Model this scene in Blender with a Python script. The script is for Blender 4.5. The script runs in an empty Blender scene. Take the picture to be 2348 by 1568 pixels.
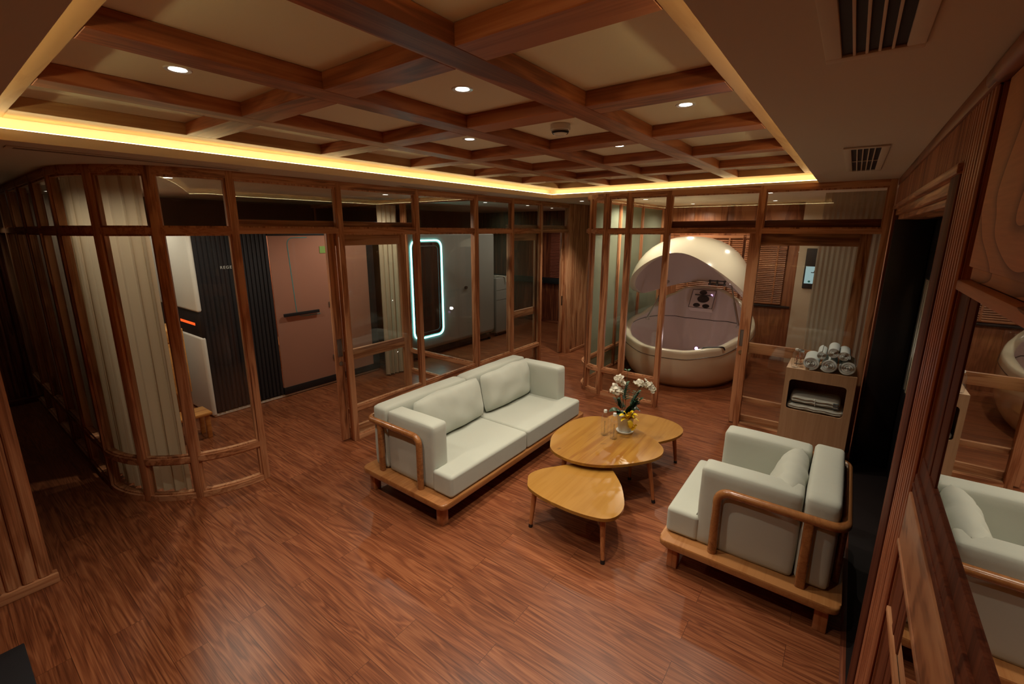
import bpy, bmesh, math, random
from mathutils import Vector, Matrix, noise
random.seed(7)
PI = math.pi
sc = bpy.context.scene
C = sc.collection

# ------------------------------------------------------------------ render settings
sc.view_settings.view_transform = 'Standard'
sc.view_settings.look = 'None'
sc.view_settings.gamma = 1.0
sc.view_settings.use_curve_mapping = False
sc.view_settings.exposure = 0.0
sc.cycles.use_denoising = True
sc.cycles.max_bounces = 9
sc.cycles.transparent_max_bounces = 24
sc.cycles.glossy_bounces = 5
sc.cycles.diffuse_bounces = 8
sc.cycles.transmission_bounces = 6
sc.cycles.sample_clamp_indirect = 4.0
sc.cycles.caustics_reflective = False
sc.cycles.caustics_refractive = False

w = bpy.data.worlds.new('world'); sc.world = w; w.use_nodes = True
w.node_tree.nodes['Background'].inputs[0].default_value = (0.5, 0.6, 0.7, 1)
w.node_tree.nodes['Background'].inputs[1].default_value = 0.01

# ------------------------------------------------------------------ materials
def srgb(r, g, b):
    f = lambda c: (c/255/12.92) if c/255 <= .04045 else ((c/255+.055)/1.055)**2.4
    return (f(r), f(g), f(b), 1)

def newmat(name):
    m = bpy.data.materials.new(name); m.use_nodes = True
    nt = m.node_tree
    return m, nt, nt.nodes['Principled BSDF']

def N(nt, t, **k):
    n = nt.nodes.new(t)
    for a, v in k.items():
        setattr(n, a, v)
    return n

def plain(name, col, rough=.5, metal=0, spec=.5, bump=0, bscale=200, mottle=0, sheen=0, coat=0):
    m, nt, b = newmat(name)
    b.inputs['Base Color'].default_value = col
    b.inputs['Roughness'].default_value = rough
    b.inputs['Metallic'].default_value = metal
    b.inputs['Specular IOR Level'].default_value = spec
    if coat: b.inputs['Coat Weight'].default_value = coat
    if sheen: b.inputs['Sheen Weight'].default_value = sheen
    tc = N(nt, 'ShaderNodeTexCoord')
    if mottle:
        no = N(nt, 'ShaderNodeTexNoise'); no.inputs['Scale'].default_value = 3.5; no.inputs['Detail'].default_value = 5
        nt.links.new(tc.outputs['Object'], no.inputs['Vector'])
        mx = N(nt, 'ShaderNodeMix', data_type='RGBA')
        mx.inputs[6].default_value = tuple(c*(1-mottle) for c in col[:3])+(1,)
        mx.inputs[7].default_value = tuple(min(1, c*(1+mottle)) for c in col[:3])+(1,)
        nt.links.new(no.outputs['Fac'], mx.inputs[0]); nt.links.new(mx.outputs[2], b.inputs['Base Color'])
    if bump:
        no = N(nt, 'ShaderNodeTexNoise'); no.inputs['Scale'].default_value = bscale; no.inputs['Detail'].default_value = 4
        nt.links.new(tc.outputs['Object'], no.inputs['Vector'])
        bp = N(nt, 'ShaderNodeBump'); bp.inputs['Strength'].default_value = bump; bp.inputs['Distance'].default_value = .002
        nt.links.new(no.outputs['Fac'], bp.inputs['Height']); nt.links.new(bp.outputs['Normal'], b.inputs['Normal'])
    return m

def fabric(name, col, scale=420):
    m, nt, b = newmat(name)
    b.inputs['Roughness'].default_value = .92
    b.inputs['Specular IOR Level'].default_value = .25
    b.inputs['Sheen Weight'].default_value = .12
    tc = N(nt, 'ShaderNodeTexCoord')
    no = N(nt, 'ShaderNodeTexNoise'); no.inputs['Scale'].default_value = 2.2; no.inputs['Detail'].default_value = 6
    nt.links.new(tc.outputs['Object'], no.inputs['Vector'])
    mx = N(nt, 'ShaderNodeMix', data_type='RGBA')
    mx.inputs[6].default_value = tuple(c*.88 for c in col[:3])+(1,); mx.inputs[7].default_value = col
    nt.links.new(no.outputs['Fac'], mx.inputs[0]); nt.links.new(mx.outputs[2], b.inputs['Base Color'])
    n2 = N(nt, 'ShaderNodeTexNoise'); n2.inputs['Scale'].default_value = scale; n2.inputs['Detail'].default_value = 2
    nt.links.new(tc.outputs['Object'], n2.inputs['Vector'])
    n3 = N(nt, 'ShaderNodeTexNoise'); n3.inputs['Scale'].default_value = 7; n3.inputs['Detail'].default_value = 3; n3.inputs['Distortion'].default_value = .6
    nt.links.new(tc.outputs['Object'], n3.inputs['Vector'])
    ad = N(nt, 'ShaderNodeMath', operation='MULTIPLY_ADD'); ad.inputs[1].default_value = 5.0
    nt.links.new(n3.outputs['Fac'], ad.inputs[0]); nt.links.new(n2.outputs['Fac'], ad.inputs[2])
    bp = N(nt, 'ShaderNodeBump'); bp.inputs['Strength'].default_value = .16; bp.inputs['Distance'].default_value = .003
    nt.links.new(ad.outputs[0], bp.inputs['Height']); nt.links.new(bp.outputs['Normal'], b.inputs['Normal'])
    return m

def wood(name, dark, mid, light, axis='Z', across=9.0, along=.7, rough=.42, coat=0.0, knots=False, rnd=True, ring=.13, rings=34.0):
    """straight grained wood, the grain running along one object axis"""
    m, nt, b = newmat(name)
    b.inputs['Roughness'].default_value = rough
    b.inputs['Specular IOR Level'].default_value = .4
    if coat:
        b.inputs['Coat Weight'].default_value = coat; b.inputs['Coat Roughness'].default_value = .12
    tc = N(nt, 'ShaderNodeTexCoord')
    oi = N(nt, 'ShaderNodeObjectInfo')
    vm = N(nt, 'ShaderNodeVectorMath', operation='MULTIPLY_ADD')
    vm.inputs[1].default_value = (1, 1, 1)
    cb = N(nt, 'ShaderNodeCombineXYZ')
    for i in range(3):
        mm = N(nt, 'ShaderNodeMath', operation='MULTIPLY'); mm.inputs[1].default_value = (13.1, 7.7, 9.3)[i] if rnd else 0
        nt.links.new(oi.outputs['Random'], mm.inputs[0]); nt.links.new(mm.outputs[0], cb.inputs[i])
    nt.links.new(tc.outputs['Object'], vm.inputs[0]); nt.links.new(cb.outputs[0], vm.inputs[2])
    def scaled(a, l):
        mp = N(nt, 'ShaderNodeMapping')
        s = [a, a, a]; s['XYZ'.index(axis)] = l
        mp.inputs['Scale'].default_value = s
        nt.links.new(vm.outputs[0], mp.inputs['Vector']); return mp
    m1 = scaled(across, along)
    n1 = N(nt, 'ShaderNodeTexNoise'); n1.inputs['Scale'].default_value = 1.0; n1.inputs['Detail'].default_value = 4; n1.inputs['Distortion'].default_value = .8
    nt.links.new(m1.outputs[0], n1.inputs['Vector'])
    # growth rings: several bands of the same slow noise
    rg = N(nt, 'ShaderNodeMath', operation='MULTIPLY'); rg.inputs[1].default_value = rings
    nt.links.new(n1.outputs['Fac'], rg.inputs[0])
    sn = N(nt, 'ShaderNodeMath', operation='SINE'); nt.links.new(rg.outputs[0], sn.inputs[0])
    m2 = scaled(across*16, along*2.5)
    n2 = N(nt, 'ShaderNodeTexNoise'); n2.inputs['Scale'].default_value = 1.0; n2.inputs['Detail'].default_value = 3
    nt.links.new(m2.outputs[0], n2.inputs['Vector'])
    a1 = N(nt, 'ShaderNodeMath', operation='MULTIPLY_ADD'); a1.inputs[1].default_value = ring
    nt.links.new(sn.outputs[0], a1.inputs[0]); nt.links.new(n1.outputs['Fac'], a1.inputs[2])
    a2 = N(nt, 'ShaderNodeMath', operation='MULTIPLY_ADD'); a2.inputs[1].default_value = .55
    nt.links.new(n2.outputs['Fac'], a2.inputs[0]); nt.links.new(a1.outputs[0], a2.inputs[2])
    a3 = N(nt, 'ShaderNodeMath', operation='MULTIPLY_ADD'); a3.inputs[1].default_value = .22; 
    nt.links.new(oi.outputs['Random'], a3.inputs[0]); nt.links.new(a2.outputs[0], a3.inputs[2])
    cr = N(nt, 'ShaderNodeValToRGB')
    e = cr.color_ramp.elements
    e[0].position = .55; e[0].color = dark; e[1].position = 1.15 if False else 1.0; e[1].color = light
    k = cr.color_ramp.elements.new(.80); k.color = mid
    nt.links.new(a3.outputs[0], cr.inputs[0])
    last = cr.outputs[0]
    if knots:
        vo = N(nt, 'ShaderNodeTexVoronoi'); vo.inputs['Scale'].default_value = 3.1; vo.inputs['Randomness'].default_value = 1
        mk = N(nt, 'ShaderNodeMapping'); s = [1.25, 1.25, 1.25]; s['XYZ'.index(axis)] = .7; mk.inputs['Scale'].default_value = s
        nt.links.new(vm.outputs[0], mk.inputs['Vector'])
        nz = N(nt, 'ShaderNodeTexNoise'); nz.inputs['Scale'].default_value = 14
        nt.links.new(vm.outputs[0], nz.inputs['Vector'])
        va = N(nt, 'ShaderNodeVectorMath', operation='MULTIPLY_ADD'); va.inputs[1].default_value = (.09, .09, .09)
        nt.links.new(nz.outputs['Color'], va.inputs[0]); nt.links.new(mk.outputs[0], va.inputs[2])
        nt.links.new(va.outputs[0], vo.inputs['Vector'])
        rr = N(nt, 'ShaderNodeMapRange'); rr.inputs['From Min'].default_value = .105; rr.inputs['From Max'].default_value = .02
        nt.links.new(vo.outputs['Distance'], rr.inputs['Value'])
        mx = N(nt, 'ShaderNodeMix', data_type='RGBA'); mx.inputs[7].default_value = tuple(c*.45 for c in dark[:3])+(1,)
        nt.links.new(rr.outputs[0], mx.inputs[0]); nt.links.new(last, mx.inputs[6]); last = mx.outputs[2]
    nt.links.new(last, b.inputs['Base Color'])
    bp = N(nt, 'ShaderNodeBump'); bp.inputs['Strength'].default_value = .12; bp.inputs['Distance'].default_value = .002
    nt.links.new(a2.outputs[0], bp.inputs['Height']); nt.links.new(bp.outputs['Normal'], b.inputs['Normal'])
    return m

def floor_mat():
    m, nt, b = newmat('vinyl_planks')
    b.inputs['Roughness'].default_value = .33
    b.inputs['Specular IOR Level'].default_value = .45
    tc = N(nt, 'ShaderNodeTexCoord')
    sw = N(nt, 'ShaderNodeMapping'); sw.inputs['Rotation'].default_value = (0, 0, PI/2)
    nt.links.new(tc.outputs['Object'], sw.inputs['Vector'])
    br = N(nt, 'ShaderNodeTexBrick'); br.offset = .37; br.inputs['Scale'].default_value = 1.0
    br.inputs['Brick Width'].default_value = 1.22; br.inputs['Row Height'].default_value = .152
    br.inputs['Mortar Size'].default_value = .0012; br.inputs['Mortar Smooth'].default_value = .3
    br.inputs['Color1'].default_value = (0, 0, 0, 1); br.inputs['Color2'].default_value = (1, 1, 1, 1); br.inputs['Mortar'].default_value = (.5, .5, .5, 1)
    nt.links.new(sw.outputs[0], br.inputs['Vector'])
    # every plank shifts the grain by its own amount
    off = N(nt, 'ShaderNodeVectorMath', operation='MULTIPLY_ADD'); off.inputs[1].default_value = (3.3, 9.1, 5.0)
    nt.links.new(br.outputs['Color'], off.inputs[0]); nt.links.new(tc.outputs['Object'], off.inputs[2])
    m1 = N(nt, 'ShaderNodeMapping'); m1.inputs['Scale'].default_value = (9.5, .85, 1); nt.links.new(off.outputs[0], m1.inputs['Vector'])
    n1 = N(nt, 'ShaderNodeTexNoise'); n1.inputs['Scale'].default_value = 1; n1.inputs['Detail'].default_value = 2.5; n1.inputs['Distortion'].default_value = .7
    nt.links.new(m1.outputs[0], n1.inputs['Vector'])
    rg = N(nt, 'ShaderNodeMath', operation='MULTIPLY'); rg.inputs[1].default_value = 58
    nt.links.new(n1.outputs['Fac'], rg.inputs[0])
    sn = N(nt, 'ShaderNodeMath', operation='SINE'); nt.links.new(rg.outputs[0], sn.inputs[0])
    m2 = N(nt, 'ShaderNodeMapping'); m2.inputs['Scale'].default_value = (190, 2.6, 1); nt.links.new(off.outputs[0], m2.inputs['Vector'])
    n2 = N(nt, 'ShaderNodeTexNoise'); n2.inputs['Scale'].default_value = 1; n2.inputs['Detail'].default_value = 3
    nt.links.new(m2.outputs[0], n2.inputs['Vector'])
    a1 = N(nt, 'ShaderNodeMath', operation='MULTIPLY_ADD'); a1.inputs[1].default_value = .125
    nt.links.new(sn.outputs[0], a1.inputs[0]); nt.links.new(n2.outputs['Fac'], a1.inputs[2])
    a2 = N(nt, 'ShaderNodeMath', operation='MULTIPLY_ADD'); a2.inputs[1].default_value = .30
    nt.links.new(n1.outputs['Fac'], a2.inputs[0]); nt.links.new(a1.outputs[0], a2.inputs[2])
    cr = N(nt, 'ShaderNodeValToRGB'); e = cr.color_ramp.elements
    e[0].position = .38; e[0].color = FLOOR[0]; e[1].position = .95; e[1].color = FLOOR[2]
    k = e.new(.64); k.color = FLOOR[1]
    nt.links.new(a2.outputs[0], cr.inputs[0])
    # plank to plank tint
    mr = N(nt, 'ShaderNodeMapRange'); mr.inputs['To Min'].default_value = .86; mr.inputs['To Max'].default_value = 1.1
    nt.links.new(br.outputs['Color'], mr.inputs['Value'])
    mu = N(nt, 'ShaderNodeVectorMath', operation='SCALE'); nt.links.new(cr.outputs[0], mu.inputs[0]); nt.links.new(mr.outputs[0], mu.inputs['Scale'])
    mx = N(nt, 'ShaderNodeMix', data_type='RGBA'); mx.inputs[7].default_value = tuple(c*.5 for c in FLOOR[0][:3])+(1,)
    nt.links.new(br.outputs['Fac'], mx.inputs[0]); nt.links.new(mu.outputs[0], mx.inputs[6])
    nt.links.new(mx.outputs[2], b.inputs['Base Color'])
    bp = N(nt, 'ShaderNodeBump'); bp.inputs['Strength'].default_value = .10; bp.inputs['Distance'].default_value = .001
    nt.links.new(a2.outputs[0], bp.inputs['Height']); nt.links.new(bp.outputs['Normal'], b.inputs['Normal'])
    return m

def glass(name, refl=.55, tint=(1, 1, 1, 1), frost=0.0, frostcol=(.5, .55, .45, 1), rough=0.0):
    """clear pane: transparent with a mirror-like film that grows at grazing angles"""
    m = bpy.data.materials.new(name); m.use_nodes = True; nt = m.node_tree; nt.nodes.clear()
    out = N(nt, 'ShaderNodeOutputMaterial')
    tr = N(nt, 'ShaderNodeBsdfTransparent'); tr.inputs[0].default_value = tint
    gl = N(nt, 'ShaderNodeBsdfGlossy'); gl.inputs['Roughness'].default_value = rough
    lw = N(nt, 'ShaderNodeLayerWeight'); lw.inputs['Blend'].default_value = .5
    pw = N(nt, 'ShaderNodeMath', operation='POWER'); pw.inputs[1].default_value = 5
    nt.links.new(lw.outputs['Facing'], pw.inputs[0])
    ma = N(nt, 'ShaderNodeMath', operation='MULTIPLY_ADD'); ma.inputs[1].default_value = .96*refl; ma.inputs[2].default_value = .045*refl
    nt.links.new(pw.outputs[0], ma.inputs[0])
    base = tr.outputs[0]
    if frost:
        df = N(nt, 'ShaderNodeBsdfDiffuse'); df.inputs[0].default_value = frostcol
        tl = N(nt, 'ShaderNodeBsdfTranslucent'); tl.inputs[0].default_value = frostcol
        m0 = N(nt, 'ShaderNodeMixShader'); m0.inputs[0].default_value = .45
        nt.links.new(df.outputs[0], m0.inputs[1]); nt.links.new(tl.outputs[0], m0.inputs[2])
        m1 = N(nt, 'ShaderNodeMixShader'); m1.inputs[0].default_value = frost
        nt.links.new(base, m1.inputs[1]); nt.links.new(m0.outputs[0], m1.inputs[2]); base = m1.outputs[0]
    mx = N(nt, 'ShaderNodeMixShader'); nt.links.new(ma.outputs[0], mx.inputs[0])
    nt.links.new(base, mx.inputs[1]); nt.links.new(gl.outputs[0], mx.inputs[2])
    nt.links.new(mx.outputs[0], out.inputs[0])
    return m

def emit(name, col, strength):
    m = bpy.data.materials.new(name); m.use_nodes = True; nt = m.node_tree; nt.nodes.clear()
    out = N(nt, 'ShaderNodeOutputMaterial'); e = N(nt, 'ShaderNodeEmission')
    e.inputs[0].default_value = col; e.inputs[1].default_value = strength
    nt.links.new(e.outputs[0], out.inputs[0]); return m

def cloth(name, col, trans=.35):
    m = bpy.data.materials.new(name); m.use_nodes = True; nt = m.node_tree; nt.nodes.clear()
    out = N(nt, 'ShaderNodeOutputMaterial')
    tc = N(nt, 'ShaderNodeTexCoord'); no = N(nt, 'ShaderNodeTexNoise'); no.inputs['Scale'].default_value = 300
    nt.links.new(tc.outputs['Object'], no.inputs['Vector'])
    bp = N(nt, 'ShaderNodeBump'); bp.inputs['Strength'].default_value = .15; bp.inputs['Distance'].default_value = .002
    nt.links.new(no.outputs['Fac'], bp.inputs['Height'])
    d = N(nt, 'ShaderNodeBsdfDiffuse'); d.inputs[0].default_value = col
    t = N(nt, 'ShaderNodeBsdfTranslucent'); t.inputs[0].default_value = col
    nt.links.new(bp.outputs[0], d.inputs['Normal'])
    mx = N(nt, 'ShaderNodeMixShader'); mx.inputs[0].default_value = trans
    nt.links.new(d.outputs[0], mx.inputs[1]); nt.links.new(t.outputs[0], mx.inputs[2]); nt.links.new(mx.outputs[0], out.inputs[0])
    return m

FLOOR = [(.112, .030, .012, 1), (.210, .064, .0245, 1), (.335, .122, .050, 1)]
TEAK = [(.19, .068, .030, 1), (.42, .172, .075, 1), (.60, .305, .155, 1)]
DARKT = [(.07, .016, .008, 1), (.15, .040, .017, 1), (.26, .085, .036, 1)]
OAK = [(.42, .17, .045, 1), (.60, .275, .075, 1), (.70, .36, .115, 1)]
M = {}
for a in 'XYZ':
    M['teak'+a] = wood('teak_frame_'+a.lower(), *TEAK, axis=a)
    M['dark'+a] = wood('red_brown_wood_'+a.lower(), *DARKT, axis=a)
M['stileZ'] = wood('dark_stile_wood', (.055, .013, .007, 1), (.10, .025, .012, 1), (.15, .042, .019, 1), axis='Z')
M['beamX'] = wood('beam_wood_x', (.17, .042, .017, 1), (.34, .100, .038, 1), (.46, .16, .066, 1), axis='X', across=5)
M['beamY'] = wood('beam_wood_y', (.17, .042, .017, 1), (.34, .100, .038, 1), (.46, .16, .066, 1), axis='Y', across=5)
for a in 'XY': M['edge'+a] = wood('cove_edge_wood_'+a.lower(), (.42, .23, .105, 1), (.52, .30, .14, 1), (.58, .36, .18, 1), axis=a, across=5)
M['oakX'] = wood('honey_oak_x', *OAK, axis='X', across=7, rough=.3, coat=.25)
M['oakY'] = wood('honey_oak_y', *OAK, axis='Y', across=7, rough=.3, coat=.25)
M['table'] = wood('varnished_table_wood', (.26, .105, .018, 1), (.335, .160, .027, 1), (.37, .185, .036, 1), axis='X', across=4.5, along=.5, rough=.3, coat=.35, knots=True)
M['rail'] = wood('polished_rail_wood', (.20, .076, .025, 1), (.285, .112, .036, 1), (.34, .142, .046, 1), axis='X', across=8, rough=.26, coat=.5)
M['plat'] = wood('platform_wood', (.26, .098, .030, 1), (.35, .145, .046, 1), (.40, .18, .062, 1), axis='X', across=7, rough=.3, coat=.3)
M['legw'] = wood('leg_wood', (.24, .075, .025, 1), (.36, .125, .042, 1), (.46, .18, .065, 1), axis='Z', across=10, rough=.35, coat=.3)
M['panel'] = wood('figured_panel', (.19, .070, .032, 1), (.38, .155, .070, 1), (.46, .21, .10, 1), axis='X', across=3.2, along=1.5, rough=.4, ring=.20, rings=46)
def figured(name, base, line):
    m, nt, b = newmat(name)
    b.inputs['Roughness'].default_value = .55; b.inputs['Specular IOR Level'].default_value = .15
    tc = N(nt, 'ShaderNodeTexCoord'); mp = N(nt, 'ShaderNodeMapping'); mp.inputs['Scale'].default_value = (.55, .55, 2.2); mp.inputs['Rotation'].default_value = (0, .12, 0)
    nt.links.new(tc.outputs['Object'], mp.inputs['Vector'])
    n1 = N(nt, 'ShaderNodeTexNoise'); n1.inputs['Scale'].default_value = 1; n1.inputs['Detail'].default_value = 1.5; n1.inputs['Distortion'].default_value = .5
    nt.links.new(mp.outputs[0], n1.inputs['Vector'])
    mu = N(nt, 'ShaderNodeMath', operation='MULTIPLY'); mu.inputs[1].default_value = 15; nt.links.new(n1.outputs['Fac'], mu.inputs[0])
    fr = N(nt, 'ShaderNodeMath', operation='FRACT'); nt.links.new(mu.outputs[0], fr.inputs[0])
    cr = N(nt, 'ShaderNodeValToRGB'); e = cr.color_ramp.elements
    e[0].position = 0; e[0].color = tuple(c*1.12 for c in base[:3])+(1,); e[1].position = 1; e[1].color = line
    k = e.new(.72); k.color = base; k = e.new(.90); k.color = tuple(c*.72 for c in base[:3])+(1,)
    nt.links.new(fr.outputs[0], cr.inputs[0])
    m2 = N(nt, 'ShaderNodeMapping'); m2.inputs['Scale'].default_value = (6, 40, 130); nt.links.new(tc.outputs['Object'], m2.inputs['Vector'])
    n2 = N(nt, 'ShaderNodeTexNoise'); n2.inputs['Scale'].default_value = 1; nt.links.new(m2.outputs[0], n2.inputs['Vector'])
    mr = N(nt, 'ShaderNodeMapRange'); mr.inputs['To Min'].default_value = .82; mr.inputs['To Max'].default_value = 1.15; nt.links.new(n2.outputs['Fac'], mr.inputs['Value'])
    sc_ = N(nt, 'ShaderNodeVectorMath', operation='SCALE'); nt.links.new(cr.outputs[0], sc_.inputs[0]); nt.links.new(mr.outputs[0], sc_.inputs['Scale'])
    nt.links.new(sc_.outputs[0], b.inputs['Base Color']); return m
M['figured'] = figured('figured_veneer', (.50, .22, .105, 1), (.20, .07, .032, 1))
M['pierZ'] = wood('pier_wood', (.13, .036, .018, 1), (.27, .082, .036, 1), (.42, .155, .075, 1), axis='Z')
for k_ in ('stileZ',):
    M[k_].node_tree.nodes['Principled BSDF'].inputs['Specular IOR Level'].default_value = .12
    M[k_].node_tree.nodes['Principled BSDF'].inputs['Roughness'].default_value = .6
M['wallp'] = wood('wall_panel_wood', (.14, .045, .018, 1), (.26, .09, .038, 1), (.36, .14, .06, 1), axis='Z', across=4)
M['birch'] = wood('birch_ply', (.44, .27, .15, 1), (.47, .295, .165, 1), (.50, .32, .185, 1), axis='Z', across=14, rough=.45)
M['floor'] = floor_mat()
M['plaster'] = plain('painted_plaster', (.64, .56, .46, 1), .85, bump=.05, bscale=60)
M['coffer'] = plain('coffer_plaster', (.86, .80, .62, 1), .85, bump=.04, bscale=60)
M['cream'] = plain('cream_wall', (.62, .50, .36, 1), .8)
M['darkwall'] = plain('dark_brown_wall', (.17, .105, .085, 1), .8, mottle=.15)
M['sofa'] = fabric('pale_sofa_fabric', (.495, .52, .455, 1))
M['white'] = plain('white_gloss', (.80, .79, .72, 1), .25, coat=.3)
M['shell'] = plain('ivory_gelcoat', (.74, .69, .53, 1), .22, coat=.5)
M['liner'] = plain('pale_pink_liner', (.64, .55, .51, 1), .35)
M['podwhite'] = plain('pod_white', (.27, .275, .26, 1), .35)
M['black'] = plain('black_plastic', (.012, .012, .014, 1), .4)
M['blackslat'] = plain('black_slats', (.014, .014, .017, 1), .55)
M['blackdoor'] = plain('black_lacquer_door', (.010, .009, .011, 1), .35, mottle=.3)
M['steel'] = plain('brushed_steel', (.40, .39, .37, 1), .3, metal=1)
M['darkmetal'] = plain('dark_metal', (.09, .08, .075, 1), .4, metal=1)
M['ceramic'] = plain('white_ceramic', (.68, .70, .66, 1), .3, coat=.3)
M['towel'] = fabric('white_terry', (.60, .66, .65, 1), 260)
M['robe'] = fabric('ivory_robe', (.52, .53, .47, 1), 260)
M['leaf'] = plain('orchid_leaf', (.020, .075, .030, 1), .35, mottle=.35)
M['leaf2'] = plain('fern_leaf', (.035, .11, .055, 1), .5, mottle=.4)
M['stem'] = plain('stem_green', (.06, .07, .03, 1), .6)
M['petal'] = plain('white_petal', (.66, .63, .52, 1), .6, mottle=.08)
M['ribbon'] = plain('yellow_satin', (.75, .55, .02, 1), .35, mottle=.15)
M['plastic'] = glass('bottle_plastic', refl=1.5, tint=(.985, .99, .99, 1))
M['print'] = plain('grey_print', (.08, .09, .09, 1), .6)
M['pane'] = glass('clear_pane', refl=.75, tint=(.96, .97, .96, 1))
M['frost'] = glass('frosted_pane', refl=.6, frost=.93, frostcol=(.40, .44, .33, 1), rough=.05)
M['pinkglass'] = glass('frosted_pink_glass', refl=1.0, frost=.92, frostcol=(.52, .30, .215, 1), rough=.03)
M['smoke'] = glass('smoked_window', refl=1.2, frost=.96, frostcol=(.012, .012, .014, 1))
M['mirror'] = plain('mirror_silver', (.86, .86, .86, 1), .01, metal=1)
M['curtain'] = cloth('white_curtain', (.64, .54, .385, 1), .35)
M['sheer'] = cloth('beige_sheer', (.50, .42, .33, 1), .3)
M['blind'] = wood('blind_slats', (.20, .07, .028, 1), (.34, .13, .055, 1), (.42, .17, .075, 1), axis='Y', across=9)
M['blindred'] = plain('red_brown_blind', (.20, .05, .025, 1), .6)
M['lens'] = emit('lamp_lens', (1, .93, .78, 1), 9)
M['led'] = emit('warm_led', (1, .80, .38, 1), 19)
M['neon'] = emit('cyan_neon', (.30, 1.0, .96, 1), 9.0)
M['redglow'] = emit('red_lamp', (1, .09, .015, 1), 1.6)
M['violet'] = emit('violet_lamp', (.85, .45, 1, 1), 2.5)
M['screen'] = emit('lit_screen', (.62, .85, .86, 1), .55)
M['reed'] = plain('reeded_silver', (.62, .62, .56, 1), .22, metal=.8)
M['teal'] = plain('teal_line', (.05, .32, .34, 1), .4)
M['greensign'] = plain('green_sticker', (.20, .33, .08, 1), .5)
M['darkstone'] = plain('dark_threshold', (.012, .008, .008, 1), .6, spec=.2, mottle=.3)
M['ductbrown'] = plain('dark_duct', (.022, .010, .009, 1), .7)
M['plasticgrey'] = plain('grey_recess', (.16, .13, .11, 1), .5)
M['mat'] = plain('black_mat', (.012, .012, .016, 1), .8, bump=.3, bscale=300)
M['petals'] = plain('dried_petals', (.45, .12, .03, 1), .7, mottle=.5)

# ------------------------------------------------------------------ mesh helpers
def new(): return bmesh.new()

def rbox(bm, lo, hi, r=.004, seg=2, rot=None, piv=None):
    lo = Vector(lo); hi = Vector(hi)
    c = (lo+hi)/2; d = hi-lo
    res = bmesh.ops.create_cube(bm, size=1, matrix=Matrix.Translation(c) @ Matrix.Diagonal((abs(d.x), abs(d.y), abs(d.z), 1)))
    vs = res['verts']
    r = min(r, .49*min(abs(d.x), abs(d.y), abs(d.z)))
    if r > 0:
        es = list({e for v in vs for e in v.link_edges})
        rb = bmesh.ops.bevel(bm, geom=es, offset=r, segments=seg, affect='EDGES', profile=.5)
        vs = list({v for f in rb['faces'] for v in f.verts} | {v for v in vs if v.is_valid})
    if rot is not None:
        p = Vector(piv) if piv is not None else c
        bmesh.ops.transform(bm, matrix=Matrix.Translation(p) @ rot @ Matrix.Translation(-p), verts=vs)
    return vs

def qbox(bm, lo, hi):
    return rbox(bm, lo, hi, 0)

def tube(bm, pts, r, n=12, cap=True, closed=False):
    pts = [Vector(p) for p in pts]
    k = len(pts)
    rad = r if hasattr(r, '__len__') else [r]*k
    rings = []; prev = None
    for i, p in enumerate(pts):
        if closed: t = (pts[(i+1) % k]-pts[i-1])
        else: t = (pts[min(i+1, k-1)]-pts[max(i-1, 0)])
        t.normalize()
        if prev is None:
            up = Vector((0, 0, 1)) if abs(t.z) < .9 else Vector((1, 0, 0))
            u = t.cross(up).normalized()
        else:
            u = (prev-t*prev.dot(t)).normalized()
        prev = u; v = t.cross(u)
        rings.append([bm.verts.new(p+(u*math.cos(2*PI*j/n)+v*math.sin(2*PI*j/n))*rad[i]) for j in range(n)])
    m = k if closed else k-1
    for i in range(m):
        a, b = rings[i], rings[(i+1) % k]
        for j in range(n):
            bm.faces.new((a[j], a[(j+1) % n], b[(j+1) % n], b[j]))
    if cap and not closed:
        bm.faces.new(list(reversed(rings[0]))); bm.faces.new(rings[-1])

def lathe(bm, prof, n=32, c=(0, 0, 0), flute=0, nfl=0, capb=True, capt=True):
    c = Vector(c); rings = []
    for (r, z) in prof:
        rings.append([bm.verts.new(c+Vector(((r*(1-flute*(.5-.5*math.cos(nfl*2*PI*j/n))) if flute else r)*math.cos(2*PI*j/n),
                                              (r*(1-flute*(.5-.5*math.cos(nfl*2*PI*j/n))) if flute else r)*math.sin(2*PI*j/n), z))) for j in range(n)])
    for a, b in zip(rings, rings[1:]):
        for j in range(n):
            bm.faces.new((a[j], a[(j+1) % n], b[(j+1) % n], b[j]))
    if capb: bm.faces.new(list(reversed(rings[0])))
    if capt: bm.faces.new(rings[-1])

def prism(bm, outline, z0, z1, bevel=0, seg=3):
    bot = [bm.verts.new((x, y, z0)) for x, y in outline]
    top = [bm.verts.new((x, y, z1)) for x, y in outline]
    n = len(outline)
    fs = [bm.faces.new(list(reversed(bot))), bm.faces.new(top)]
    for i in range(n):
        bm.faces.new((bot[i], bot[(i+1) % n], top[(i+1) % n], top[i]))
    if bevel:
        es = [e for f in fs for e in f.edges]
        bmesh.ops.bevel(bm, geom=es, offset=bevel, segments=seg, affect='EDGES', profile=.5)

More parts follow.
